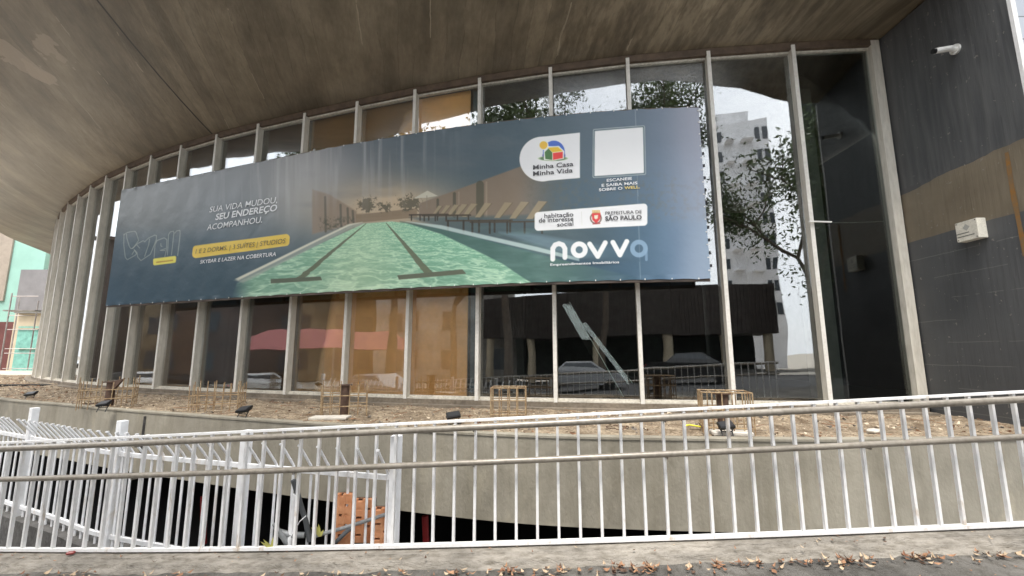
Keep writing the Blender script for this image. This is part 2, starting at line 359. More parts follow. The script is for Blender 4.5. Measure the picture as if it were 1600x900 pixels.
# overhang slab: rises gently from the glass outwards
edge = [(9.5, 4.9), (6, 5.2), (2, 5.3), (-2, 5.35), (-6, 5.45), (-9.2, 5.9), (-12, 8.2), (-15.6, 11.8)]
e1 = atH(-14, 362, HC); e2 = atH(63, 392, HC)
edge += [(-19.5, 15.6), (e1.x, e1.y), (e2.x, e2.y), (-27, 28), (-26, 36)]
def cat(pts, n):
    out = []; Q = [Vector(p) for p in pts]
    for i in range(len(Q)-1):
        p0 = Q[max(i-1, 0)]; p1 = Q[i]; p2 = Q[i+1]; p3 = Q[min(i+2, len(Q)-1)]
        for k in range(n):
            t = k/n; out.append(.5*((2*p1)+(p2-p0)*t+(2*p0-5*p1+4*p2-p3)*t*t+(3*p1-p0-3*p2+p3)*t**3))
    out.append(Q[-1]); return out
outer = cat(edge, 6)
def inner_pt(q):      # nearest inner anchor: spread the facade line over the same parameter
    return q
inn = cat([(p.x, p.y) for p in ([Vector((9.5, 7.2))]+P)], 4)
nS = 160
def resample(pts, n):
    ls = [0]
    for a, b in zip(pts, pts[1:]): ls.append(ls[-1]+(b-a).length)
    out = []; k = 0
    for i in range(n):
        s = ls[-1]*i/(n-1)
        while k < len(pts)-2 and ls[k+1] < s: k += 1
        out.append(pts[k].lerp(pts[k+1], (s-ls[k])/max(1e-9, ls[k+1]-ls[k])))
    return out
oS = resample(outer, nS); iS = resample(inn, nS)
mb = MB(); nr = 9
vs = []
for j in range(nr):
    t = j/(nr-1)
    for a, b in zip(iS, oS):
        n_ = Vector((0, 0)); q = a.lerp(b, t); vs.append((q.x, q.y, Zc+(q-a).length*float(np.interp(a.x, [-22, -15, -9, -1, 4.5, 5.8, 6.6], [0, .12, .36, .38, .40, .25, .04]))*(.55+.45*t)))
fs = [(j*nS+i, j*nS+i+1, (j+1)*nS+i+1, (j+1)*nS+i) for j in range(nr-1) for i in range(nS-1)]
k = len(vs); vs += [(q.x, q.y, Zc+2.3) for q in oS]; o0 = (nr-1)*nS
fs += [(o0+i, o0+i+1, k+i+1, k+i) for i in range(nS-1)]
k2 = len(vs); vs += [(q.x, q.y, Zc+2.3) for q in iS]
fs += [(k+i, k+i+1, k2+i+1, k2+i) for i in range(nS-1)]
mb.add(vs, fs); ob = mb.build('overhang_slab', M['soffit'], bld)
ob.data.shade_smooth(); ob.data.set_sharp_from_angle(angle=R(30))
# storeys above and roof over the glazed hall (closes the room)
poly = [(p.x, p.y) for p in [off(i, -.06) for i in range(len(P))]]
poly = [(9.5, 7.2)]+poly+[(-14, 40), (9.5, 40)]
MB().prism(poly, Zc+.021, Zc+1.2).build('upper_floor', M['dark_conc'], bld, tri=True)
poly2 = [(9.5, 7.5)]+[(p.x, p.y) for p in [off(i, -.22) for i in range(len(P))]]+[(-14, 40), (9.5, 40)]
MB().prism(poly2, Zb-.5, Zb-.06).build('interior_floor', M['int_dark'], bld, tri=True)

# ------------------------------------------------------------------ charcoal side wall
def wall_mat():
    m = bpy.data.materials.new('charcoal_wall_paint'); m.use_nodes = True; n = m.node_tree.nodes; l = m.node_tree.links
    b = n['Principled BSDF']; b.inputs['Roughness'].default_value = .5
    t = n.new('ShaderNodeTexCoord'); s = n.new('ShaderNodeSeparateXYZ'); l.new(t.outputs['Object'], s.inputs[0])
    def nt(sc, st, det=6):
        q = n.new('ShaderNodeMapping'); q.inputs['Scale'].default_value = st; l.new(t.outputs['Object'], q.inputs['Vector'])
        z = n.new('ShaderNodeTexNoise'); z.inputs['Scale'].default_value = sc; z.inputs['Detail'].default_value = det; l.new(q.outputs['Vector'], z.inputs['Vector']); return z.outputs['Fac']
    def mt(op, a, b_=None):
        x = n.new('ShaderNodeMath'); x.operation = op
        for i, q in enumerate((a, b_)):
            if isinstance(q, (int, float)): x.inputs[i].default_value = q
            elif q is not None: l.new(q, x.inputs[i])
        return x.outputs[0]
    def ramp(src, a, b_, ca, cb):
        c = n.new('ShaderNodeValToRGB'); c.color_ramp.elements[0].position = a; c.color_ramp.elements[1].position = b_
        c.color_ramp.elements[0].color = ca; c.color_ramp.elements[1].color = cb; l.new(src, c.inputs['Fac']); return c.outputs['Color']
    def mixc(f, a, b_):
        x = n.new('ShaderNodeMix'); x.data_type = 'RGBA'; l.new(f, x.inputs[0]); l.new(a, x.inputs[6])
        if isinstance(b_, tuple): x.inputs[7].default_value = b_
        else: l.new(b_, x.inputs[7])
        return x.outputs[2]
    char = ramp(nt(1.3, (1, 1, 1)), .3, .7, (.062, .064, .067, 1), (.088, .089, .091, 1))
    # vertical board grain, upper part
    gr = ramp(nt(14, (1, 1, .08)), .35, .7, (.055, .057, .06, 1), (.12, .12, .118, 1))
    char = mixc(mt('MULTIPLY', mt('GREATER_THAN', s.outputs['Z'], EYE+2.75), .5), char, gr)
    # horizontal board joints lower part
    zz = mt('ADD', s.outputs['Z'], mt('MULTIPLY', nt(1.5, (1, 1, 1)), .05))
    ln = mt('LESS_THAN', mt('PINGPONG', zz, .17), .006)
    low = mt('LESS_THAN', s.outputs['Z'], EYE+1.85)
    char = mixc(mt('MULTIPLY', mt('MULTIPLY', ln, low), mt('MULTIPLY', mt('GREATER_THAN', nt(1.2, (1, 1, 4)), .47), .55)), char, (.17, .165, .155, 1))
    tan = ramp(nt(1.6, (1, 1, 1)), .3, .7, (.14, .113, .078, 1), (.205, .17, .12, 1))
    wob = mt('MULTIPLY', mt('SUBTRACT', nt(2.5, (1, 1, 1)), .5), .12)
    z2 = mt('ADD', s.outputs['Z'], wob)
    up = mt('LESS_THAN', z2, mt('ADD', mt('MULTIPLY', s.outputs['Y'], -.05), EYE+2.68+.05*7.2))
    dn = mt('GREATER_THAN', mt('ADD', s.outputs['Z'], mt('MULTIPLY', wob, .25)), EYE+1.83)
    c = mixc(mt('MULTIPLY', up, dn), char, tan)
    # chips
    c = mixc(mt('MULTIPLY', mt('GREATER_THAN', nt(16, (1, 1, 1), 3), .70), .6), c, (.25, .23, .20, 1))
    l.new(c, b.inputs['Base Color'])
    bu = n.new('ShaderNodeBump'); bu.inputs['Strength'].default_value = .6; bu.inputs['Distance'].default_value = .015
    l.new(nt(14, (1, 1, .08)), bu.inputs['Height']); l.new(bu.outputs['Normal'], b.inputs['Normal'])
    return m
M['wall'] = wall_mat()
def tile_mat():
    m = mat('grey_tiles', (.42, .45, .50), .3, var=.06, scale=3); n = m.node_tree.nodes; l = m.node_tree.links
    br = n.new('ShaderNodeTexBrick'); br.inputs['Color1'].default_value = (.40, .43, .49, 1); br.inputs['Color2'].default_value = (.46, .49, .54, 1); br.inputs['Mortar'].default_value = (.16, .17, .18, 1)
    br.inputs['Scale'].default_value = 1; br.inputs['Mortar Size'].default_value = .008; br.inputs['Brick Width'].default_value = .33; br.inputs['Row Height'].default_value = .33; br.offset = 0
    t = n.new('ShaderNodeTexCoord'); mp = n.new('ShaderNodeMapping'); mp.inputs['Rotation'].default_value = (R(90), 0, 0); l.new(t.outputs['Object'], mp.inputs[0]); l.new(mp.outputs[0], br.inputs['Vector'])
    l.new(br.outputs['Color'], n['Principled BSDF'].inputs['Base Color']); return m
M['tile'] = tile_mat()
WY0, WY1 = 5.26, 7.19
mb = MB().box((SX+1.2, (WY0+WY1)/2, (Zb-1.5+Zc)/2-.003), (2.4, WY1-WY0, Zc-Zb+1.5-.01)); mb.build('side_wall', M['wall'], bld)
MB().box((SX+1.23, WY0-.016, (Zb-1.5+Zc)/2), (2.33, .03, Zc-Zb+1.48)).build('tile_cladding', M['tile'], bld)
MB().box((SX+.03, WY0-.020, (Zb-1.5+Zc)/2), (.064, .045, Zc-Zb+1.48)).build('corner_trim', M['white_paint'], bld)
# rusty stain run on the wall
rs = MB(); y = atD(1578, 240, 1); 
def onwall(px, py): a, b = ray(px, py); D = SX/a; return Vector((SX, D, b*D+EYE))
sp = [onwall(*q) for q in ((1573, 238), (1577, 262), (1581, 290), (1586, 315), (1592, 345), (1598, 375), (1602, 400))]
vs = []
for i, p in enumerate(sp): w = (.022, .03, .028, .034, .026, .03, .024)[i]; vs += [(SX-.004, p.y-w, p.z), (SX-.004, p.y+w, p.z)]
rs.add(vs, [(2*i, 2*i+1, 2*i+3, 2*i+2) for i in range(len(sp)-1)]); rs.build('rust_run', mat('rust_stain', (.26, .12, .02), .8, var=.3, scale=9, col2=(.17, .12, .07)), bld)

# ------------------------------------------------------------------ inside the hall
def seg(i, f0, f1, back, z0, z1, th=.04):
    back = .13 if back == .30 else back
    a, b = P[i], P[i+1]; d = b-a; n = Vector((-d.y, d.x)).normalized(); n = n if n.y < 0 else -n
    A = a+d*f0-n*back; B = a+d*f1-n*back; c = (A+B)/2; rz = math.atan2(d.y, d.x)
    return MB().box((c.x, c.y, (z0+z1)/2), ((B-A).length, th, z1-z0), rz)
# index i = pane between mullion i and i+1 counted from the right
for i, key in ((5, 'tan'), (6, 'tan'), (7, 'tan'), (8, 'brown_board'), (9, 'curtain'), (10, 'tan_dull'), (11, 'tan_dull'), (12, 'grey_board'), (13, 'grey_board'), (14, 'grey_board')):
    f0 = .20 if i == 5 else 0
    if key == 'brown_board':
        seg(i, f0, 1, .30, Zb-.05, Zb+3.2).build('interior_panel', M[key], bld)
        seg(i, f0, 1, .30, Zb+3.2, Zt).build('interior_panel', M['grey_board'], bld)
    elif i >= 8:
        seg(i, f0, 1, .30, Zb-.05, Zb+3.2).build('interior_panel', M[key], bld)
        seg(i, f0, 1, .30, Zb+3.2, Zt).build('interior_panel', M['grey_board' if i != 11 else 'tan_dull'], bld)
    else: seg(i, f0, 1, .30, Zb-.05, Zt).build('interior_panel', M[key], bld)
for i in range(15, 29): seg(i, 0, 1, .30, Zb-.05, Zt).build('interior_panel', M['grey_board'], bld)
seg(5, .10, .165, .22, Zb-.05, Zt, .12).build('steel_column', M['teal'], bld)
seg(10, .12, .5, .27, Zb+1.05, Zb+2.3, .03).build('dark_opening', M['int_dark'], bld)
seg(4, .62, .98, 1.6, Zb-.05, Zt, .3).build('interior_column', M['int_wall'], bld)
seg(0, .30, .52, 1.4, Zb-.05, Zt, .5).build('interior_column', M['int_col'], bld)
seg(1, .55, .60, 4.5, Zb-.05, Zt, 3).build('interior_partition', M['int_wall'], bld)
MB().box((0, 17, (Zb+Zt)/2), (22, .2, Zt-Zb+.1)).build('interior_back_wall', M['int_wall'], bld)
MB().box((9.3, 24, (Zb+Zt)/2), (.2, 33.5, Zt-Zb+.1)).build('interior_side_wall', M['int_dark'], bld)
# conduit across the last pane and the little white bar at its end
a = atD(1298, 348, 7.48); b = atD(1398, 345, 7.42)
MB().tube([a, (a+b)/2+Vector((0, 0, -.012)), b], .008, 6).build('conduit', M['int_col'], bld)
a = atD(1264, 346, 7.22); b = atD(1299, 347, 7.20)
MB().bar(a, b, .035, .02).build('window_latch', M['white_plastic'], bld)
# loose glass sheets leaning inside
for k, (p0, p1, w, lab) in enumerate((((884, 474), (968, 622), .15, 'upper'), ((912, 505), (985, 600), .08, 'lower'))):
    A = atD(*p0, 8.35); B = atD(*p1, 8.2-.1*k)
    g = thing('glass_sheet', ('long narrow glass sheet leaning diagonally inside the dark window beside the banner corner', 'short narrow glass sheet leaning in front of the long one inside the dark window')[k], 'glass sheet', (B.x, B.y, B.z), 'loose glass sheets leaning indoors')
    MB().bar(A, B, w, .012, side=(1, 0, .3)).build('sheet', M['loose_glass'], g)
    s_ = Vector((w/2, 0, w*.15))
    MB().bar(A+s_, B+s_, .012, .012).build('polished_edge', mat('glass_edge', (.60, .72, .68), .2), g)

# ------------------------------------------------------------------ ground on the building side, platform
FT = [(-60, 42), (-24, 17.6), (-14.6, 11.9), (-11.09, 9.74), (-8.69, 8.70), (-7.5, 8.15), (-6.08, 7.55), (-3.79, 6.66), (-1.68, 5.90), (0, 5.40), (1.46, 5.19), (3.54, 5.07), (6.04, 5.12), (9.5, 5.3), (14, 5.6)]
FTc = cat(FT, 6)
Zs = -.97+EYE
poly = [(p.x, p.y+.02) for p in FTc]+[(300, 5.6), (300, 400), (-300, 400), (-300, 42)]
gr = MB(); n_ = len(poly); gr.add([(x, y, Zs-.05) for x, y in poly], [tuple(range(n_))])
tag(gr.build('ground', M['farground'], tri=True), kind='structure')
# fine soil bed between the fascia and the building
a_ = resample(cat([p for p in FT if -24.5 < p[0] < 10], 8), 260); b_ = resample(cat([(-26.5, 22)]+[tuple(off(i, .2)) for i in range(22, -1, -1)]+[(9.5, 7.3)], 4), 260)
NR = 46; vs = []
for j in range(NR):
    t = j/(NR-1)
    for p, q in zip(a_, b_):
        c = p.lerp(q, t); h = noise.fractal(Vector((c.x*1.3, c.y*1.3, 0)), 1, 2, 4)*.05+noise.fractal(Vector((c.x*6, c.y*6, 3)), 1, 2, 4)*.03
        h *= min(1, t*9); vs.append((c.x, c.y, Zs+.004+max(-.02, h)+(.0 if t < .9 else (t-.9)*.3)))
mb = MB(); mb.add(vs, [(j*260+i, j*260+i+1, (j+1)*260+i+1, (j+1)*260+i) for j in range(NR-1) for i in range(259)])
tag(mb.build('soil', M['soil'], smooth=False), kind='structure')
# pebbles and litter: nobody could count them
mb = MB()
for k in range(8000):
    i = random.randrange(20, 259); t = random.random()**1.0
    c = a_[i].lerp(b_[i], .03+t*.93); s = random.uniform(.006, .022)*(1 if random.random() < .93 else 2)
    z = Zs+.012+random.uniform(0, .02)
    q = [Vector((random.uniform(-1, 1), random.uniform(-1, 1), random.uniform(-.5, .6)))*s for _ in range(4)]
    mb.add([Vector((c.x, c.y, z))+v for v in q], [(0, 1, 2), (0, 2, 3), (0, 3, 1), (1, 3, 2)], random.choice((0, 0, 1, 2)))
for k in range(160):
    i = random.randrange(30, 259); c = a_[i].lerp(b_[i], random.uniform(.04, .9)); a = random.uniform(0, 3.14); L = random.uniform(.04, .16); q = Vector((c.x, c.y, Zs+.03)); e = Vector((math.cos(a)*L, math.sin(a)*L, random.uniform(-.01, .02)))
    mb.tube([q-e, q, q+e], .004, 4, m=2)
for k in range(420):
    i = random.randrange(30, 259); c = a_[i].lerp(b_[i], random.uniform(.05, .92)); s = random.uniform(.02, .045); q = [Vector((random.uniform(-1, 1), random.uniform(-1, 1), random.uniform(-.6, .7)))*s for _ in range(6)]
    c3 = Vector((c.x, c.y, Zs+.02)); mb.add([c3+v for v in q], [(0, 1, 2), (0, 2, 3), (0, 3, 4), (0, 4, 5), (1, 2, 5), (2, 3, 5), (3, 4, 1)], random.choice((0, 1, 1, 2)))
tag(mb.build('gravel', [mat('pebble_tan', (.52, .43, .32), .9), mat('pebble_grey', (.14, .12, .10), .9), M['dryleaf']]), 'brown gravel and dry litter scattered over the soil bed', 'gravel', kind='stuff')
# fascia wall under the platform edge
pl = thing('retaining_wall', 'smooth grey concrete edge beam curving under the soil bed above the dark garage', 'wall', (0, 5.3, Zs-1))
def ribbon(line, nrm_off, z0, z1, name, m, parent, step=1):
    L = [Vector(p) for p in line]; out = []
    for i, p in enumerate(L):
        d = (L[min(i+1, len(L)-1)]-L[max(i-1, 0)]).normalized(); n = Vector((-d.y, d.x)); out.append((p, p+n*nrm_off))
    nn = len(L); vs = [(a.x, a.y, z) for z in (z0, z1) for a, b in out]+[(b.x, b.y, z) for z in (z0, z1) for a, b in out]
    fs = []
    for i in range(nn-1): fs += [(i, i+1, nn+i+1, nn+i), (2*nn+i, 3*nn+i, 3*nn+i+1, 2*nn+i+1), (nn+i, nn+i+1, 3*nn+i+1, 3*nn+i), (i, 2*nn+i, 2*nn+i+1, i+1)]
    fs += [(0, nn, 3*nn, 2*nn), (nn-1, 3*nn-1, 4*nn-1, 2*nn-1)]
    return MB().add(vs, fs).build(name, m, parent)
FW = [p for p in FTc if p.x < 13]
ribbon(FW, .25, Zs-.96, Zs-.004, 'beam', M['fascia'], pl)
ribbon([(p.x, p.y-.012) for p in FW], .16, Zs-.003, Zs+.022, 'coping', M['fascia'], pl)
# vertical construction joint
j = atH(235, 645, -.97); MB().box((j.x-.05, j.y-.03, Zs-.35), (.010, .05, .6), R(-32)).build('joint', M['dark_conc'], pl)
for px in (905, 1345):
    j = atH(px, 688, -.97); MB().box((j.x, j.y-.004, Zs-.49), (.012, .02, .93), 0).build('joint', M['dark_conc'], pl)
# pit: floor, back wall
pit = thing('garage', 'dark open garage under the platform behind the fences', 'garage', (0, 8, Zs-2.6))
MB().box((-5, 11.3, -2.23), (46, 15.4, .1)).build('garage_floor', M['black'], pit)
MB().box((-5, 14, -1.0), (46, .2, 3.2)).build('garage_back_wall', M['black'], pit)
MB().tube([atD(664, 806, 6.4), atD(666, 850, 6.4)], .045, 10).build('fire_pipe', M['redpaint'], pit)
MB().tube([atD(318, 775, 8), atD(318, 850, 8)], .05, 10).build('fire_pipe', M['redpaint'], pit)

# ------------------------------------------------------------------ railing line, kerb, pavement, road
RX = np.array([-4.88, -3.47, -2.2, -1.07, 0, 1.01, 2.01, 2.98, 3.9]); RD = np.array([4.34, 4.12, 3.91, 3.77, 3.64, 3.58, 3.54, 3.49, 3.42]); RB = np.array([-1.77, -1.69, -1.61, -1.52, -1.44, -1.40, -1.36, -1.30, -1.23])
pd = np.polyfit(RX, RD, 3); pb = np.polyfit(RX, RB, 3)
def railD(x):
    if x > 4.2: return float(np.polyval(pd, 4.2))-.05*(x-4.2)
    if x < -5.2: return float(np.polyval(pd, -5.2))+.17*(-5.2-x)
    return float(np.polyval(pd, x))
def base(x):
    xx = min(max(x, -5.4), 4.4); v = float(np.polyval(pb, xx))
    if x > 4.4: v += .045*min(x-4.4, 6)
    if x < -5.4: v -= .05*min(-5.4-x, 6)
    return v
def rail_pt(x, dz=0, dy=0): return Vector((x, railD(x)+dy, base(x)+EYE+dz))
xs = np.arange(-16, 10.01, .1)
# kerb
def strip(name, rows, m, kind='structure', xs=xs, jit=0):
    mb = MB(); nn = len(xs); vs = []
    for (dy, dz, jj) in rows:
        for x in xs:
            w = noise.fractal(Vector((x*3.1, dy*9, dz*7)), 1, 2, 4)*jj
            vs.append((x, railD(x)+dy-abs(w)*.5, base(x)+dz+EYE+w*.6))
    mb.add(vs, [(j*nn+i, j*nn+i+1, (j+1)*nn+i+1, (j+1)*nn+i) for j in range(len(rows)-1) for i in range(nn-1)])
    o = mb.build(name, m, smooth=True); tag(o, kind=kind); return o
xf = np.arange(-7, 6, .014)
strip('kerb', [(.10, -1.6, 0), (.10, -.02, 0), (-.04, -.02, .006), (-.085, -.021, .012), (-.095, -.034, .02), (-.13, -.038, .02), (-.16, -.040, .02), (-.172, -.052, .035), (-.185, -.066, .03), (-.205, -.078, .03), (-.26, -.09, .02)], M['kerb'], xs=xf)
strip('sidewalk', [(-.19, -.082, 0), (-.35, -.078, .01), (-.6, -.08, .01), (-1.2, -.10, 0), (-2.4, -.13, 0), (-4.9, -.14, 0)], M['pave'], xs=xs)
def street(name, y0, y1, dz, m, x0=-120, x1=120):
    X = np.concatenate([[x0], np.arange(-16, 14, 1.0), [x1]]); vs = [(x, y, base(x)+EYE+dz) for y in (y0, y1) for x in X]; nn = len(X)
    return tag(MB().add(vs, [(i, i+1, nn+i+1, nn+i) for i in range(nn-1)]).build(name, m), kind='structure')
street('road', -1.75, -11.5, -.25, M['asphalt'])
street('far_pavement', -11.5, -17, -.12, M['pave'])
mbg = MB()
for (x0, x1, y0, y1) in ((-400, 400, -400, -10), (-400, -15.5, -10.01, 60), (9.8, 400, -10.01, 5)):
    mbg.add([(x0, y0, -.75), (x1, y0, -.75), (x1, y1, -.75), (x0, y1, -.75)], [(0, 1, 2, 3)])
tag(mbg.build('terrain', M['farground']), kind='structure')
# street-side kerb edge of pavement is far behind the camera
# dry leaves on the pavement and kerb
mb = MB()
def leaf(c, L, W, yaw, curl, tilt, mi):
    Mx = Matrix.Rotation(yaw, 3, 'Z') @ Matrix.Rotation(tilt, 3, 'X'); vs = []
    prof = (0, .55, 1, .8, .35, 0)
    for i, w in enumerate(prof):
        x = (i/5-.5)*L; z = curl*L*((i/5-.5)**2)*4
        vs += [Mx @ Vector((x, -w*W/2, z+w*W*.35*curl)), Mx @ Vector((x, 0, z)), Mx @ Vector((x, w*W/2, z+w*W*.4*curl))]
    fs = []
    for i in range(5):
        for j in (0, 1): fs.append((3*i+j, 3*i+j+1, 3*i+j+4, 3*i+j+3))
    mb.add([c+v for v in vs], fs, mi)
clusters = [(-3.4, 6), (-2.6, 5), (-.75, 9), (-.35, 5), (.02, 7), (.25, 12), (.75, 26), (.95, 22), (1.45, 16), (1.7, 12), (2.05, 14), (2.3, 22), (2.75, 24), (-.1, 7), (3.2, 9), (3.5, 6)]
for cx, nn in clusters:
    for _ in range(nn):
        x = random.gauss(cx, .08); dy = -.25-abs(random.gauss(0, .07)); p = rail_pt(x, -.072, dy)
        leaf(p+Vector((0, 0, random.uniform(.002, .02))), random.uniform(.03, .075), random.uniform(.014, .03), random.uniform(0, 6.3), random.uniform(0, .6), random.uniform(-.5, .5), random.choice((0, 0, 0, 1, 2)))
for cx in np.linspace(-4.6, 3.8, 26):
    for _ in range(random.randint(2, 7)):
        p = rail_pt(random.gauss(cx, .12), -.072, -.27-abs(random.gauss(0, .06))); leaf(p+Vector((0, 0, random.uniform(.004, .02))), random.uniform(.03, .08), random.uniform(.014, .03), random.uniform(0, 6.3), random.uniform(0, .6), random.uniform(-.5, .5), random.choice((0, 1, 1, 2)))
for _ in range(330):
    x = random.uniform(-5.2, 4); dy = random.uniform(-1.0, -.24) if random.random() < .8 else random.uniform(-.2, -.02); p = rail_pt(x, -.073 if dy < -.23 else -.018, dy)
    leaf(p+Vector((0, 0, .006)), random.uniform(.012, .05), random.uniform(.007, .018), random.uniform(0, 6.3), random.uniform(0, .5), random.uniform(-.3, .3), random.choice((0, 0, 1, 2)))
tag(mb.build('fallen_leaves', [M['dryleaf'], mat('pale_leaf', (.40, .30, .20), .8), mat('dark_leaf', (.09, .05, .03), .8)]), 'curled brown dry leaves lying along the foot of the kerb', 'leaves', kind='stuff')

# ------------------------------------------------------------------ white guard railing
rl = thing('guard_railing', 'white steel guard railing with two round grey handrails along the kerb', 'railing', (0, railD(0), base(0)+EYE))
xr = np.arange(-7, 6.01, .15)
def rail_line(dz, dy): return [rail_pt(x, dz, dy) for x in xr]
def rect_rail(line, w, h):
    mb = MB(); nn = len(line); vs = []
    for i, p in enumerate(line):
        d = line[min(i+1, nn-1)]-line[max(i-1, 0)]; n = Vector((-d.y, d.x, 0)).normalized()
        vs += [p-n*w/2-Vector((0, 0, h/2)), p+n*w/2-Vector((0, 0, h/2)), p+n*w/2+Vector((0, 0, h/2)), p-n*w/2+Vector((0, 0, h/2))]
    fs = [(4*i+j, 4*i+(j+1) % 4, 4*i+4+(j+1) % 4, 4*i+4+j) for i in range(nn-1) for j in range(4)]+[(0, 1, 2, 3), (4*nn-4, 4*nn-3, 4*nn-2, 4*nn-1)]
    return mb.add(vs, fs)
rect_rail(rail_line(.945, 0), .04, .018).build('top_rail', M['white_paint'], rl)
rect_rail(rail_line(.006, 0), .04, .024).build('bottom_rail', M['white_paint'], rl)
MB().tube(rail_line(.903, -.09), .026, 12).build('handrail', M['tube_metal'], rl, smooth=True)
MB().tube(rail_line(.635, -.09), .0235, 12).build('handrail', M['tube_metal'], rl, smooth=True)
x = -6.9; k = 0
while x < 5.9:
    d = rail_pt(x+.05)-rail_pt(x-.05); rz = math.atan2(d.y, d.x); p = rail_pt(x)
    MB().bar(p+Vector((0, 0, .0185)), p+Vector((random.gauss(0, .0025), random.gauss(0, .002), .9355)), .020, .028, side=(math.cos(rz), math.sin(rz), 0)).build('baluster', M['white_paint'], rl)
    if k % 9 == 4:
        for hz in (.87, .60):
            n = Vector((d.y, -d.x, 0)).normalized(); q = p+Vector((0, 0, hz))
            e = Vector((0, 0, .028)); MB().tube([q+n*.016, q+n*.09, q+n*.09+e*.4], .005, 6).build('bracket', M['tube_metal'], rl)
    x += .165; k += 1

# ------------------------------------------------------------------ rear spiked fence
fl = cat([(-.98, 3.86), (-2.62, 4.32), (-4.20, 4.82), (-5.15, 5.28), (-6.7, 6.0), (-8.4, 6.85)], 10)
fn = thing('spiked_fence', 'white steel fence with bent spikes standing behind the guard railing', 'fence', (-2.6, 4.3, -1.3))
fls = [0]
for a, b in zip(fl, fl[1:]): fls.append(fls[-1]+(b-a).length)
def fp(s):
    for i in range(len(fl)-1):
        if fls[i+1] >= s: 
            t = (s-fls[i])/(fls[i+1]-fls[i]); d = (fl[i+1]-fl[i]).normalized(); return fl[i].lerp(fl[i+1], t), d
    return fl[-1], (fl[-1]-fl[-2]).normalized()
ZR, ZL = -1.025+EYE, -1.83+EYE
posts = []
for px, py in ((640, 680), (384, 672), (187, 657), (45, 637), (-90, 620)):
    a, _ = ray(px, 700); best = min(range(0, 1000), key=lambda q: abs(fp(fls[-1]*q/999)[0].x/fp(fls[-1]*q/999)[0].y-a))
    s = fls[-1]*best/999; p, d = fp(s); zt = ray(px, py)[1]*p.y+EYE; posts.append(s); rz = math.atan2(d.y, d.x)
    mb = MB().box((p.x, p.y, (zt-.95+ZL-.05)/2+.45), (.085, .085, zt-ZL+.10), rz)
    mb.v = []; mb.f = []; mb.m = []
    z0 = ZL-.25; h = zt-z0
    mb.box((p.x, p.y, z0+h/2), (.076, .076, h), rz)
    po = mb.build('post', M['fence_paint'], fn, bevel=.004)
S1 = posts[-1]
for zz in (ZR, ZL):
    line = [Vector((*fp(S1*i/80)[0], zz)) for i in range(81)]
    rect_rail(line, .03, .04).build('rail', M['fence_paint'], fn)
s = .07; 
while s < S1-.05:
    if all(abs(s-q) > .055 for q in posts):
        p, d = fp(s); n = Vector((d.y, -d.x)); n = n if n.y < 0 else -n
        lx = n*.17; tp = Vector((p.x+lx.x, p.y+lx.y, ZR+.25))
        pts = [Vector((p.x, p.y, ZL-.13)), Vector((p.x, p.y, ZR+.03)), Vector((p.x+lx.x*.14, p.y+lx.y*.14, ZR+.065)), tp]
        mb = MB().tube(pts, .0115, 6); mb.box(tp, (.024, .024, .014), 0); mb.build('spiked_bar', M['fence_paint'], fn)
    s += .19 if s < posts[1]-.1 else .146
# upstand that carries the rear fence
up = resample(fl, 60)
uo = ribbon([(p.x, p.y-.10) for p in up], -.22, -2.1, ZL-.10, 'concrete_upstand', M['dark_conc'], None)
uo.parent = None; tag(uo, 'low dark concrete upstand under the spiked fence', 'wall')
MB()
tag(MB().add([(-16, railD(-16)+.1, -1.35), (2, railD(2)+.1, -1.35), (2, 6.5, -2.1), (-16, 12, -2.1)], [(0, 1, 2, 3)]).build('garage_ramp', M['dark_conc']), kind='structure')

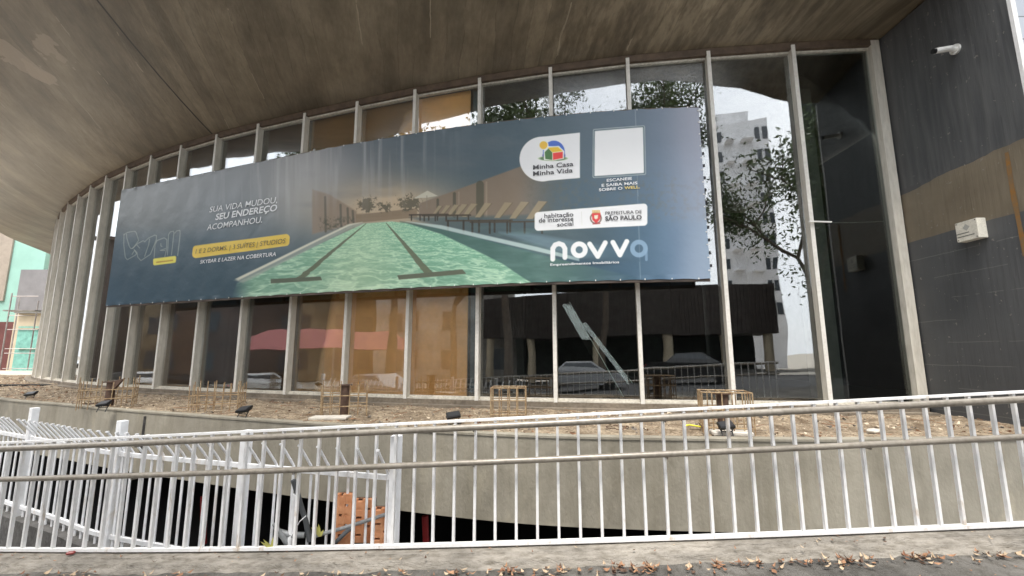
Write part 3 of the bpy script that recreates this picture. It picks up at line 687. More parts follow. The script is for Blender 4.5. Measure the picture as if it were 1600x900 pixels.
# ------------------------------------------------------------------ rebar cages on the soil
def cage(px, py, D, W, H, nx, top, stub, label, ragged):
    c = atD(px, py, D); c.z = Zs
    r = thing('rebar_cage', label, 'rebar cage', tuple(c), 'rebar cages on the soil bed')
    yaw = random.uniform(-.15, .15)+math.atan2(c.x, c.y)*-.6
    Mz = Matrix.Rotation(yaw, 3, 'Z'); per = []
    ny = max(3, nx-2)
    for i in range(nx): per += [(-W/2+W*i/(nx-1), -W*.35), (-W/2+W*i/(nx-1), W*.35)]
    for j in range(1, ny-1): per += [(-W/2, -W*.35+W*.7*j/(ny-1)), (W/2, -W*.35+W*.7*j/(ny-1))]
    for x, y in per:
        h = H+(random.uniform(-.06, .06) if ragged else 0); o = Mz @ Vector((x, y, -.02)); q = Mz @ Vector((x+random.uniform(-.015, .015)*ragged, y, h))
        MB().tube([c+o, c+q], .0085, 5).build('vertical_bar', M['rust'], r)
    for z in ((.30*H, .62*H) if ragged else (.15*H, .58*H, H)):
        z += random.uniform(-.01, .01); cs = [Mz @ Vector((x, y, z)) for x, y in ((-W/2, -W*.35), (W/2, -W*.35), (W/2, W*.35), (-W/2, W*.35), (-W/2, -W*.35))]
        MB().tube([c+q for q in cs], .009, 5).build('stirrup', M['rust'], r)
    if top:
        for i in range(1, nx-1):
            x = -W/2+W*i/(nx-1); MB().tube([c+Mz @ Vector((x, -W*.35, H)), c+Mz @ Vector((x, W*.35, H))], .0065, 5).build('top_bar', M['rust'], r)
    if stub:
        sb = thing('steel_stub', stub[2], 'steel post', (c.x+stub[0], c.y, c.z), 'rusted stubs inside the cages')
        q = Vector((c.x+stub[0], c.y, c.z))
        MB().tube([q-Vector((0, 0, .02)), q+Vector((0, 0, H*stub[1]))], .07, 14).build('shaft', M['rustdark'], sb, smooth=True)
        MB().box(q+Vector((0, 0, H*stub[1]+.012)), (.19, .17, .02), .3).build('cap_plate', M['rustdark'], sb)
        if stub[3]: MB().add([q+Vector(v) for v in ((.05, -.05, H*.9), (.28, -.07, H*1.0), (.08, -.07, H*.55), (.05, .03, H*.9), (.26, .0, H*1.02), (.08, .0, H*.55))], [(0, 1, 2), (3, 5, 4), (0, 3, 4, 1), (1, 4, 5, 2), (2, 5, 3, 0)]).build('bracket_plate', M['rustdark'], sb)
cage(168, 634, 8.5, .76, .52, 6, False, (.02, .85, 'dark rusted post with triangular plate inside the leftmost cage', True), 'ragged rebar cage on the soil at the left end of the bed', 1)
cage(340, 641, 7.9, .72, .46, 7, False, None, 'ragged empty rebar cage on the soil without any post inside', 1)
cage(538, 648, 7.3, .68, .50, 6, False, (.0, .92, 'dark rusted post standing inside the third cage from the left', False), 'ragged rebar cage around a rusted post behind the pale slab', 1)
cage(795, 652, 6.9, .52, .46, 5, True, None, 'neat square rebar cage with closed top in front of the dark window', 0)
cage(1135, 676, 5.62, .56, .50, 6, True, (-.02, .92, 'dark post standing inside the rebar cage nearest the railing', False), 'neat rebar cage with closed top nearest the railing', 0)

# floodlights lying on the soil
def flood(px, py, D, w, yaw, label):
    w *= .85; c = atD(px, py, D); c.z = Zs+.01
    r = thing('floodlight', label, 'floodlight', tuple(c), 'black floodlights on the soil bed')
    Mz = Matrix.Rotation(yaw, 3, 'Z'); Mt = Mz @ Matrix.Rotation(R(24), 3, 'X') @ Matrix.Rotation(R(-8), 3, 'Y')
    q = c+Vector((0, 0, .13)); b = MB().box(q, (w, w*.72, .035), M=Mt)
    for i in range(6): b.box(q+Mt @ Vector((-w*.4+w*.16*i, 0, -.028)), (.006, w*.6, .022), M=Mt)
    b.build('lamp_head', M['black_plastic'], r, bevel=.003)
    MB().box(q+Mt @ Vector((0, 0, .0195)), (w*.86, w*.58, .004), M=Mt).build('lens', mat('dark_lens', (.02, .02, .022), .5), r)
    for s in (-1, 1):
        MB().tube([q+Mt @ Vector((s*w*.53, 0, 0)), c+Mz @ Vector((s*w*.36, -.01, .06)), c+Mz @ Vector((s*w*.36, -.05, -.01))], .007, 6).build('leg', M['black_plastic'], r)
    MB().tube([c+Mz @ Vector((w*.36, -.01, .06)), c+Mz @ Vector((-w*.36, -.01, .06))], .007, 6).build('crossbar', M['black_plastic'], r)
flood(47, 624, 9.7, .22, .2, 'small black floodlight on soil at far left edge of the bed')
flood(161, 643, 7.75, .22, .1, 'black floodlight on soil right in front of the leftmost rebar cage')
flood(380, 654, 6.9, .24, -.2, 'black floodlight on soil right of the empty rebar cage')
flood(708, 664, 6.2, .22, .3, 'black floodlight partly hidden behind the top rail left of the square cage')
flood(1136, 688, 5.3, .20, .0, 'black floodlight on pale stone in front of the cage nearest the railing')
c = atD(516, 656, 6.78); tag(MB().box((c.x, c.y, Zs+.03), (.55, .26, .035), .05).build('paving_slab', M['slab'], bevel=.006), 'thin pale slab lying on soil in front of the third cage', 'slab')
c = atD(1145, 684, 5.4); tag(MB().box((c.x, c.y+.03, Zs+.03), (.45, .2, .05), -.15).build('stone_block', M['slab'], bevel=.012), 'pale stone block under the floodlight by the nearest cage', 'stone')
c = atD(1082, 668, 5.7); tag(MB().tube([c+Vector((-.12, 0, .015)), c+Vector((-.03, .02, .03)), c+Vector((.10, -.01, .01))], .010, 6).build('hose_piece', M['yellow'], smooth=True), 'short bright yellow hose piece lying on the soil', 'hose')
c = atD(965, 663, 5.9); c.z = Zs+.02
tag(MB().tube([c+Vector((math.cos(t)*.14*(1+.1*math.sin(3*t)), math.sin(t)*.12, .01*math.sin(5*t))) for t in np.linspace(0, 11, 50)], .006, 5).build('cable_loop', M['rustdark']), 'dark loop of cable lying on the soil between the two neat cages', 'cable')
c = atD(1365, 664, 5.6); tag(MB().box((c.x, c.y, Zs+.02), (.16, .12, .05), .4).build('rubble_stone', M['slab'], bevel=.02), 'pale rubble stone on the soil near the charcoal wall', 'stone')
a = atD(118, 633, 8.9); b = atD(150, 630, 8.7); tag(MB().bar(a, b, .08, .02).build('timber_offcut', M['rustdark']), 'dark timber offcut lying left of the leftmost cage', 'timber')

# ------------------------------------------------------------------ wall devices
p = onwall(1494, 77)
cc = thing('security_camera', 'white bullet security camera mounted high on the charcoal wall', 'security camera', tuple(p))
MB().tube([p, p+Vector((-.03, 0, 0))], .075, 16).build('mount_plate', M['white_plastic'], cc, smooth=True)
MB().tube([p+Vector((-.03, 0, 0)), p+Vector((-.11, -.01, -.01))], [.045, .03], 12).build('arm', M['white_plastic'], cc, smooth=True)
q = p+Vector((-.11, -.01, 0)); tip = q+Vector((-.21, .01, -.03))
MB().tube([q+Vector((.03, 0, .01)), tip], .042, 16).build('housing', M['white_plastic'], cc, smooth=True)
MB().tube([tip+Vector((.01, 0, 0)), tip+Vector((-.035, 0, -.005))], .038, 16).build('lens', M['black_plastic'], cc, smooth=True)
p0 = onwall(1525, 360)
bx = thing('wall_box', 'small white sign box fixed to the charcoal wall below the bare band', 'sign box', tuple(p0))
H_ = .285; Wd = .30; T = .13
MB().box(p0+Vector((-T/2, 0, 0)), (T, Wd, H_)).build('casing', M['box_white'], bx, bevel=.006)
MB().box(p0+Vector((-T-.0035, 0, 0)), (.005, Wd*.98, H_*.98)).build('face_plate', M['box_white'], bx)
txm = mat('faded_print', (.16, .16, .14), .7); fx = p0.x-T-.0065
MB().box((fx, p0.y, p0.z+.045), (.0015, .07, .07), M=Matrix.Rotation(R(45), 3, 'X')).build('emblem', mat('faded_emblem', (.36, .36, .33), .7), bx)
for (z, segs) in ((-.03, ((.12, .06), (.03, .12))), (-.075, ((.02, .24),))):
    for (yy, w) in segs: MB().box((fx, p0.y+yy, p0.z+z), (.0015, w, .015)).build('faded_lettering', txm, bx)
for yy in (-.13, .13):
    for z in (-.12, .12): MB().box((fx-.001, p0.y+yy, p0.z+z), (.004, .014, .014)).build('screw', M['rustdark'], bx)

# ------------------------------------------------------------------ banner
BP = [(-10.60, 11.22), (-10.27, 11.03), (-6.92, 9.86), (-4.3, 8.83), (-1.88, 8.05), (-.6, 7.72), (.95, 7.46), (2.13, 7.29), (3.295, 7.13)]
bX = np.array([p[0] for p in BP[1:]]); bY = np.array([p[1] for p in BP[1:]]); pf = np.polyfit(bX, bY, 3)
X0 = -10.30; X1 = 3.295
xs_ = np.linspace(X0, X1, 801); ys_ = np.polyval(pf, xs_)
ss = np.concatenate([[0], np.cumsum(np.hypot(np.diff(xs_), np.diff(ys_)))]); SL = ss[-1]
HT0, HT1 = 4.30, 4.30; HB0, HB1 = 1.215, 1.20
def bpos(s, h, o=0):
    x = np.interp(s, ss, xs_); y = np.interp(s, ss, ys_); dx = np.interp(s+.05, ss, xs_)-np.interp(s-.05, ss, xs_); dy = np.interp(s+.05, ss, ys_)-np.interp(s-.05, ss, ys_)
    L = np.hypot(dx, dy)+1e-12; return x+dy/L*o, y-dx/L*o, h+EYE
rat = xs_/ys_
def px2b(px, py):
    a, b = ray(px, py); s = float(np.interp(a, rat, ss)); y = float(np.interp(s, ss, ys_)); return s, b*y
bn = thing('banner', 'long dark blue advertising banner with swimming pool picture hung across the windows', 'banner', (0, 7.6, EYE+1.2))
# --- print, painted cell by cell
NX, NY = 1400, 350
S, Hh = np.meshgrid(np.linspace(0, SL, NX+1), np.linspace(HT0, HB0, NY+1))
vx, vy, vz = bpos(S, Hh, .0)
vx = vx+0; vy = vy+ .004*np.sin(S*9)*np.sin(Hh*3)
me = bpy.data.meshes.new('print'); nv = (NX+1)*(NY+1); me.vertices.add(nv); me.vertices.foreach_set('co', np.stack([vx, vy, vz], -1).astype(np.float32).ravel())
ii, jj = np.meshgrid(np.arange(NX), np.arange(NY)); q0 = (jj*(NX+1)+ii).ravel(); quads = np.stack([q0, q0+NX+1, q0+NX+2, q0+1], -1).astype(np.int32)
me.loops.add(quads.size); me.loops.foreach_set('vertex_index', quads.ravel()); me.polygons.add(len(quads)); me.polygons.foreach_set('loop_start', (np.arange(len(quads))*4).astype(np.int32))
me.update(); me.validate()
PX, PY = proj_np(vx, vy, Hh)          # design coordinates of the artwork
AW = 0.6
def sm(a, b, x): t = np.clip((x-a)/(b-a), 0, 1); return t*t*(3-2*t)
img = np.zeros(PX.shape+(3,))
def over(mask, col):
    global img
    c = np.array(col, float)/255 if not isinstance(col, np.ndarray) else col
    img[:] = img*(1-mask[..., None])+c*mask[..., None]
def poly_sd(pts):
    d = np.full(PX.shape, 1e9); sgn = np.ones(PX.shape, bool); ins = np.zeros(PX.shape, bool); n = len(pts)
    for i in range(n):
        x0, y0 = pts[i]; x1, y1 = pts[(i+1) % n]; ex, ey = x1-x0, y1-y0
        t = np.clip(((PX-x0)*ex+(PY-y0)*ey)/(ex*ex+ey*ey+1e-9), 0, 1); d = np.minimum(d, np.hypot(PX-x0-t*ex, PY-y0-t*ey))
        cnd = ((y0 > PY) != (y1 > PY)) & (PX < (x1-x0)*(PY-y0)/(y1-y0+1e-12)+x0); ins ^= cnd
    return np.where(ins, -d, d)
def fillp(pts, col, r=0, aw=AW, al=1): over(al*np.clip(.5-(poly_sd(pts)-r)/(2*aw), 0, 1), col)
def stroke(pts, w, col, al=1, closed=False):
    d = np.full(PX.shape, 1e9); P_ = pts+[pts[0]] if closed else pts
    for (x0, y0), (x1, y1) in zip(P_, P_[1:]):
        ex, ey = x1-x0, y1-y0; t = np.clip(((PX-x0)*ex+(PY-y0)*ey)/(ex*ex+ey*ey+1e-9), 0, 1); d = np.minimum(d, np.hypot(PX-x0-t*ex, PY-y0-t*ey))
    over(al*np.clip(.5-(d-w/2)/(2*AW), 0, 1), col)
def circ(cx, cy, r, col, ry=None, clip=None):
    ry = ry or r; d = (np.hypot((PX-cx)/r, (PY-cy)/ry)-1)*min(r, ry); m_ = np.clip(.5-d/(2*AW), 0, 1)
    if clip is not None: m_ = m_*clip
    over(m_, col)
def vnoise(x, y, seed=0):
    r_ = np.random.default_rng(seed).random((64, 64)); xi = np.floor(x).astype(int); yi = np.floor(y).astype(int); fx = x-xi; fy = y-yi; fx = fx*fx*(3-2*fx); fy = fy*fy*(3-2*fy)
    g = lambda a, b: r_[a % 64, b % 64]
    return (g(xi, yi)*(1-fx)+g(xi+1, yi)*fx)*(1-fy)+(g(xi, yi+1)*(1-fx)+g(xi+1, yi+1)*fx)*fy
def fbm(x, y, o=4, s=0): return sum(vnoise(x*2**k, y*2**k, s+k)*.5**k for k in range(o))/sum(.5**k for k in range(o))
C_ = lambda *c: np.array(c, float)/255
U = np.clip((PX-165)/940, 0, 1); topy = 302-137*U**.9; boty = 477-40*U; V = np.clip((PY-topy)/(boty-topy), 0, 1)
def ms(x, pts):
    xs0 = [p[0] for p in pts]; return np.stack([np.interp(x, xs0, [p[1][k] for p in pts]) for k in range(3)], -1)/255
topc = ms(U, [(0, (92, 98, 104)), (.2, (104, 110, 120)), (.35, (110, 114, 126)), (.5, (72, 84, 98)), (.75, (66, 84, 100)), (.92, (88, 104, 128)), (1, (120, 128, 150))])  # upper tones include sky glare put into the print colours
botc = ms(U, [(0, (56, 78, 98)), (.3, (52, 76, 92)), (.5, (50, 78, 92)), (.8, (44, 70, 90)), (.95, (62, 92, 124)), (1, (84, 116, 146))])
img[:] = topc*(1-sm(.0, .95, V)[..., None])+botc*sm(0, .95, V)[..., None]
# warm dusk glow by the horizon of the picture
glow = np.exp(-((PX-600)/120)**2-((PY-325)/45)**2); over(np.clip(glow*1.1, 0, .95), (178, 158, 138))
glow = np.exp(-((PX-470)/55)**2-((PY-290)/80)**2); over(glow*.5, (160, 158, 160))
over(np.clip(fbm(PX/60, PY/16, 4, 3)-.5, 0, 1)*.9*sm(.9, .2, V)*sm(420, 520, PX)*sm(860, 760, PX), (96, 100, 108))
# left garden wall
fillp([(488, 296), (515, 304), (557, 330), (557, 348), (488, 366)], (128, 112, 100), aw=1.5, al=.85)
for x in (508, 532, 543, 551): stroke([(x, 308+(x-508)*.5), (x+1, 362-(x-508)*.35)], 3.4, (84, 80, 72), .8)
over(np.clip(fbm(PX/3, PY/3, 3, 17)*2-.8, 0, .7)*sm(496, 502, PX)*sm(556, 550, PX)*sm(336, 343, PY)*sm(362, 356, PY), (70, 70, 60))
# far wall and trees
fillp([(556, 336), (652, 325), (652, 340), (556, 348)], (124, 108, 92), al=.9)
def tree_blob(cx, cy, rx, ry, sd_):
    d = np.hypot((PX-cx)/rx, (PY-cy)/ry)+(fbm(PX/2.2, PY/2.2, 4, sd_)-.5)*1.5+(fbm(PX/6, PY/6, 2, sd_+7)-.5)*.9; over(.78*np.clip((.95-d)*3, 0, 1), (72, 68, 56))
tree_blob(574, 320, 15, 12, 1); tree_blob(602, 323, 13, 9, 2); tree_blob(640, 317, 18, 14, 5)
fillp([(556, 334), (650, 329), (650, 336), (556, 341)], (124, 108, 92), al=.7)
# right perspective wall
over(np.clip(.5-poly_sd([(655, 318), (808, 262), (905, 228), (905, 345), (655, 338)])/2.4, 0, 1)*(1-sm(800, 895, PX)*.95)*.95, (118, 104, 94))
for x, w in ((684, 4), (710, 5), (717, 2), (750, 12), (760, 3)): stroke([(x, 312-(x-684)*.36), (x, 338)], w, (66, 66, 56) if w > 3 else (140, 126, 114), .7)
over(np.clip(fbm(PX/5, PY/5, 3, 8)-.45, 0, .6)*sm(815, 830, PX)*sm(262, 285, PY)*sm(352, 340, PY), (84, 84, 78))
fillp([(646, 310), (668, 298), (684, 306), (667, 309)], (176, 172, 164)); stroke([(667, 306), (667, 326)], 1, (120, 112, 104))
# deck on the right
fillp([(640, 340), (845, 335), (1000, 360), (1000, 410), (860, 402), (680, 352)], (70, 84, 92), aw=2.5, al=.75)
# loungers
for i, x in enumerate((676, 687, 698, 709, 722, 742, 772, 796, 822)):
    s_ = .45+.065*i; L_ = 22*s_; h_ = 28*s_; y_ = 335+i*.9
    if x < 835: fillp([(x, y_), (x+L_*.5, y_), (x+L_*1.55, y_-h_), (x+L_*.9, y_-h_-1)], (138, 126, 108), al=.95); stroke([(x+L_*.5, y_), (x+L_*1.55, y_-h_)], 1.1, (92, 84, 72))
for (x0, x1, y_) in ((640, 700, 336), (660, 735, 337), (697, 800, 345), (735, 850, 347)):
    stroke([(x0, y_), (x1, y_-1)], 2.4, (66, 58, 50))
    for q in np.linspace(x0+3, x1-3, 5): stroke([(q, y_), (q, y_+(8 if x0 < 690 else 17))], 2 if x0 < 690 else 3, (52, 48, 44))
# shadowed strip of water right of the swimmer's lanes
fillp([(625, 346), (690, 357), (845, 398), (1010, 437), (845, 446), (815, 444)], (66, 96, 96), aw=1.5)
over(np.clip(fbm(PX/30, PY/6, 3, 21)-.45, 0, .5)*sm(690, 760, PX)*sm(346, 366, PY)*sm(930, 830, PX), (96, 128, 128))
# pool
pool = [(568, 349), (612, 346), (636, 349), (690, 366), (745, 392), (785, 412), (835, 446), (360, 470), (370, 442)]
pm_ = np.clip(.5-(poly_sd(pool)-0)/2.0, 0, 1)*sm(352, 400, PX)
dep = np.clip((PY-345)/95, .02, 1.35)
wx = (PX-600)/(dep*46+5); wy = 6.5/(dep+.16)
w1 = fbm(wx*1.5+1.6*fbm(wx*2, wy*2, 3, 12)+20, wy*2.2+1.2*fbm(wx*1.7+9, wy*1.7, 2, 15), 4, 10); w2 = fbm(wx*3+30, wy*4+1.5*fbm(wx*3, wy*3, 2, 18), 3, 27)
rip = np.clip(1-np.abs(w1-.5)*7, 0, 1)*.75+np.clip(1-np.abs(w2-.5)*6, 0, 1)*.35
wat = C_(104, 162, 142)[None, None]*(1-dep[..., None]*.2)+dep[..., None]*C_(26, 20, 22)*.9
wat = wat*(1-.62*rip[..., None])+C_(206, 230, 214)*.62*rip[..., None]
wat = wat*(1-.30*np.exp(-((PX-560)/70)**2)[..., None])+C_(214, 222, 190)*.30*np.exp(-((PX-560)/70)**2)[..., None]
over(pm_, wat)
wob = (fbm(PY/5, PX/60, 2, 30)-.5)*5*dep
def lane(p0, p1, w0, w1_):
    t = (PY-p0[1])/(p1[1]-p0[1]); cx = p0[0]+(p1[0]-p0[0])*t+wob; w = w0+(w1_-w0)*t; over(.92*np.clip(.5-(np.abs(PX-cx)-w/2)/1.2, 0, 1)*((t > 0) & (t < 1)), (92, 98, 84))
lane((572, 349), (466, 437), 1.5, 13); lane((603, 348), (671, 428), 1.5, 15)
fillp([(424, 437), (500, 433), (502, 437), (424, 442)], (84, 92, 82), 1); fillp([(622, 431), (722, 422), (727, 427), (624, 436)], (88, 94, 84), 1)
# coping
fillp([(365, 438), (545, 352), (566, 348), (568, 350), (548, 357), (380, 442)], (150, 158, 156), aw=1.2, al=.75)
fillp([(367, 436), (545, 350), (566, 347), (545, 353), (372, 438)], (206, 204, 196), aw=1, al=.9*1)
fillp([(634, 346), (690, 352), (840, 386), (905, 403), (905, 408), (690, 358)], (178, 196, 204), aw=1, al=.8)
fillp([(780, 363), (838, 366), (1000, 395), (1000, 404), (900, 402), (830, 380)], (116, 142, 164), aw=3, al=.5)
over(sm(850, 1000, PX)*sm(330, 360, PY)*.9, botc*1.0); over(sm(470, 365, PX)*sm(350, 380, PY)*sm(380, 340, PX)*.9, botc)
# streaky sky sheen painted into the print under the top edge
streaks = np.clip(fbm(PX/7, PY/160, 3, 40)-.5, 0, 1)*2*sm(.55, 0, V)*sm(250, 420, PX)*sm(760, 560, PX); over(np.clip(streaks, 0, .5), (168, 168, 178))
over(np.clip(np.exp(-((PX-1100)/60)**2)*.45, 0, 1), (176, 172, 196))  # lavender glare painted down the right edge of the print
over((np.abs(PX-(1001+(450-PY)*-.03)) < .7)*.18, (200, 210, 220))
glow = np.exp(-((PX-490)/75)**2-((PY-262)/42)**2); over(glow*.42, (166, 166, 178))  # sky glare painted over the artwork at upper left
glow = np.exp(-((PX-230)/90)**2-((PY-345)/60)**2); over(glow*.22, (150, 148, 146))  # fainter grey glare painted into the left part
# badges
circ(847.5, 248.4, 35.6, (236, 238, 240), 35); fillp([(906, 207.3), (906, 278), (846, 283.2), (848, 213.4)], (236, 238, 240), 0)
clipb = sm(247, 246, PY); circ(865.4, 237.5, 17.3, (62, 96, 190), 18, clip=clipb); circ(865.4, 243, 18, (66, 70, 150), 10, clip=clipb*sm(238, 242, PY))
circ(849.3, 226.7, 7.6, (236, 238, 240)); circ(849.3, 226.7, 6.3, (224, 172, 62))
circ(864, 247.5, 22, (88, 116, 84), 4)
fillp([(850.5, 236), (857, 229.5), (873, 229), (880.5, 236.5), (880, 247), (864, 250), (851, 249)], (240, 240, 236), 1)
fillp([(851, 237.5), (857, 231.5), (863, 238), (863, 250), (852, 248.5)], (66, 110, 62)); fillp([(856, 230.5), (872, 229.5), (879.5, 236), (863.5, 238)], (232, 176, 44)); fillp([(863.8, 238.8), (879.6, 237), (879.4, 247), (864, 250)], (214, 52, 52))
fillp([(929, 204.5), (1005, 198.5), (1006.8, 270.5), (928.5, 275.5)], (150, 160, 168), 2.6); fillp([(929, 204.5), (1005, 198.5), (1006.8, 270.5), (928.5, 275.5)], (78, 96, 114), 1.4); fillp([(930.5, 206), (1003.5, 200), (1005, 269), (930, 274)], (238, 240, 242), 1)
fillp([(841, 337), (1006, 323.5), (1006, 347), (841, 355)], (238, 239, 242), 5.5)
stroke([(908.5, 331), (909.5, 352)], 1, (190, 192, 198))
# red crest with mural crown and wreath
circ(931, 341, 9.4, (96, 74, 72), 9.2); circ(931, 341, 7.2, (238, 239, 242), 7); 
fillp([(925.5, 334), (937.5, 333), (937, 342), (931.5, 348.5), (926, 343)], (196, 52, 56), .8); fillp([(928.5, 336.5), (934.5, 336), (934, 341), (931, 343), (928.5, 341)], (246, 206, 196)); stroke([(926.5, 350), (937, 349)], 2, (150, 70, 74))
for k in range(5): fillp([(925.5+k*2.5, 328.6), (927.0+k*2.5, 328.4), (927.2+k*2.5, 332.8), (925.6+k*2.5, 333)], (186, 150, 92), .2)
# pill signs
fillp([(307, 389.5), (447, 371.5), (446.5, 378.5), (306, 397.5)], (222, 184, 78), 5.8)
fillp([(242, 406.5), (272.5, 402.5), (272, 408), (242, 412)], (232, 206, 96), 2.6)
for k in range(8): stroke([(245+k*3.2, 409.9-k*.42), (246.8+k*3.2, 409.6-k*.42)], 2.2, (150, 118, 50), .7)
# outlined wordmark
W_ = lambda pts: [(180+x/11.25, 345+y/11.25) for x, y in pts]
gl = (162, 168, 166)
for pts, cl in ((W_([(155, 240), (215, 205), (340, 182), (368, 205), (415, 345), (320, 480), (280, 490), (250, 450), (205, 300), (200, 232)]), False), (W_([(155, 240), (152, 420), (178, 640), (215, 685), (350, 610), (380, 580), (345, 520), (300, 590)]), False), (W_([(300, 490), (400, 400), (495, 348), (520, 370), (590, 300), (700, 250), (725, 260), (722, 330), (680, 440), (620, 590), (455, 700), (400, 640), (385, 560), (335, 505)]), False), (W_([(605, 320), (590, 420), (520, 625)]), False), (W_([(385, 425), (432, 480)]), False), (W_([(685, 645), (700, 420), (735, 345), (860, 298), (905, 330), (895, 520), (870, 630)]), False), (W_([(800, 400), (800, 440), (820, 450)]), False), (W_([(880, 490), (790, 520), (870, 522)]), False), (W_([(915, 600), (935, 240), (965, 195), (1020, 180), (1030, 210), (985, 600)]), False), (W_([(1045, 215), (1080, 175), (1135, 168), (1140, 230), (1095, 610)]), False)):
    stroke(pts, 1.0, gl, .8, cl)
# large wordmark of the developer
wt = (236, 242, 246)
def Z6(pts): return [(780+x/3, 150+y/3) for x, y in pts]
nb = Z6([(251, 765), (251, 715), (262, 698), (280, 692), (298, 698), (308, 715), (308, 757)])
stroke(nb, 7.3, wt)
cx, cy = Z6([(375, 721)])[0]; d = np.abs(np.hypot(PX-cx, (PY-cy)*1.02)-9.4)-3.7; over(np.clip(.5-d/(2*AW), 0, 1), wt)
stroke(Z6([(424, 694), (462, 752), (497, 688)]), 7.4, wt); stroke(Z6([(533, 686), (566, 745), (598, 682)]), 7.4, wt)
cx, cy = Z6([(655, 715)])[0]; d = np.abs(np.hypot(PX-cx, PY-cy)-10.2)-3.6; over(np.clip(.5-d/(2*AW), 0, 1)*.8, (128, 156, 190)); stroke(Z6([(689, 715), (690, 768)]), 4, (118, 146, 180), .7)
img = np.clip(img, 0, 1)
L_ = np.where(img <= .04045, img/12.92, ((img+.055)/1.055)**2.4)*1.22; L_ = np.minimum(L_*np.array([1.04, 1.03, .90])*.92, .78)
edge_t = np.clip(1-(HT0-Hh)/.09, 0, 1); edge_b = np.clip(1-(Hh-HB0)/.09, 0, 1); sc_t = np.abs(np.sin((S-.12)*np.pi/.42))
vz2 = vz-edge_t*sc_t*.014+edge_b*sc_t*.012; vy2 = vy-.008*(edge_t+edge_b)*(1-sc_t)-.006*np.sin(S*2.3+Hh)*np.sin(Hh*1.9)+.004*np.sin(S*11+Hh*4)*(edge_t+edge_b)
me.vertices.foreach_set('co', np.stack([vx, vy2, vz2], -1).astype(np.float32).ravel())
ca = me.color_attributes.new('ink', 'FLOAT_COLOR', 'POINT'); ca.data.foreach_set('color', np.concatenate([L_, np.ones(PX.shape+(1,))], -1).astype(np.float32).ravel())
bm_ = bpy.data.materials.new('printed_vinyl'); bm_.use_nodes = True; nn_ = bm_.node_tree.nodes; ll_ = bm_.node_tree.links
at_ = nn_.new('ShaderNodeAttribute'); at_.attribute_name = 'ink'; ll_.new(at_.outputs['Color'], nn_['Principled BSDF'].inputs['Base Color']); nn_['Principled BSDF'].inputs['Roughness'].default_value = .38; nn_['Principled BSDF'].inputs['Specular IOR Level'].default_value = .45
tcb = nn_.new('ShaderNodeTexCoord'); nb_ = nn_.new('ShaderNodeTexNoise'); nb_.inputs['Scale'].default_value = 2.1; nb_.inputs['Detail'].default_value = 3; ll_.new(tcb.outputs['Object'], nb_.inputs['Vector']); bb_ = nn_.new('ShaderNodeBump'); bb_.inputs['Distance'].default_value = .022; bb_.inputs['Strength'].default_value = .8; ll_.new(nb_.outputs['Fac'], bb_.inputs['Height']); ll_.new(bb_.outputs['Normal'], nn_['Principled BSDF'].inputs['Normal'])
me.materials.append(bm_); me.shade_smooth()
po = bpy.data.objects.new('print', me); C.objects.link(po); po.parent = bn; po.matrix_parent_inverse = Matrix.Translation(-bn.location)
# steel frame behind the print
def bl(h, o, n=60, s0=0, s1=SL): return [Vector(tuple(float(v) for v in bpos(s, h, o))) for s in np.linspace(s0, s1, n)]
M['banner_frame'] = mat('banner_frame', (.10, .075, .06), .6, var=.3)
for h in (HT0-.02, HB0+.0, (HT0+HB0)/2): rect_rail(bl(h, -.045), .06, .06).build('frame_rail', M['banner_frame'], bn)
for s in np.linspace(.04, SL-.04, 10):
    a = Vector(tuple(float(v) for v in bpos(s, HB0, -.045))); b = a.copy(); b.z = HT0+EYE-.03; MB().bar(a, b, .05, .05).build('frame_upright', M['banner_frame'], bn)
    aa = Vector(tuple(float(v) for v in bpos(s, HT0-.1, -.06))); bb2 = Vector(tuple(float(v) for v in bpos(s, HT0-.1, -.42))); MB().bar(aa, bb2, .03, .03).build('wall_bracket', M['banner_frame'], bn)
# eyelet ties round the edge
tw = mat('tie_white', (.7, .68, .64), .5)
for s in np.arange(.12, SL, .42):
    s += random.gauss(0, .025)
    for h in (HT0-.012, HB0+.012): MB().box(bpos(s, h, .008), (.016, .008, .026)).build('eyelet_tie', tw, bn)
for h in np.arange(HB0+.15, HT0, .22):
    MB().box(bpos(SL-.02, h, .008), (.018, .010, .018)).build('eyelet_tie', tw, bn)
    q = Vector(tuple(float(v) for v in bpos(SL, h+.08, -.005)))+Vector((.022, 0, 0)); MB().box(q, (.030, .02, .05)).build('edge_hook', M['black_plastic'], bn)
# lettering
def text_on(txt, p0, p1, cap_px, col, bold=0, shear=0, name='lettering'):
    cu = bpy.data.curves.new('t', 'FONT'); cu.body = txt; cu.size = 1; cu.offset = bold; cu.shear = shear; cu.resolution_u = 3
    o = bpy.data.objects.new('t', cu); C.objects.link(o); bpy.context.view_layer.update()
    m0 = bpy.data.meshes.new_from_object(o); bpy.data.objects.remove(o)
    v = np.zeros(len(m0.vertices)*3); m0.vertices.foreach_get('co', v); v = v.reshape(-1, 3); w0, w1 = v[:, 0].min(), v[:, 0].max()
    s0, h0 = px2b(*p0); s1, h1 = px2b(*p1); _, ht = px2b(p0[0], p0[1]-cap_px); cap = ht-h0
    u = (v[:, 0]-w0)/(w1-w0); S_ = s0+(s1-s0)*u; H2 = h0+(h1-h0)*u+v[:, 1]/.72*cap
    x, y, z = bpos(S_, H2, .012)
    m0.vertices.foreach_set('co', np.stack([x, y, z], -1).ravel()); m0.materials.clear(); m0.materials.append(col)
    bm = bmesh.new(); bm.from_mesh(m0); bmesh.ops.recalc_face_normals(bm, faces=bm.faces); bm.to_mesh(m0); bm.free()
    ob = bpy.data.objects.new(name, m0); C.objects.link(ob); ob.parent = bn; ob.matrix_parent_inverse = Matrix.Translation(-bn.location)
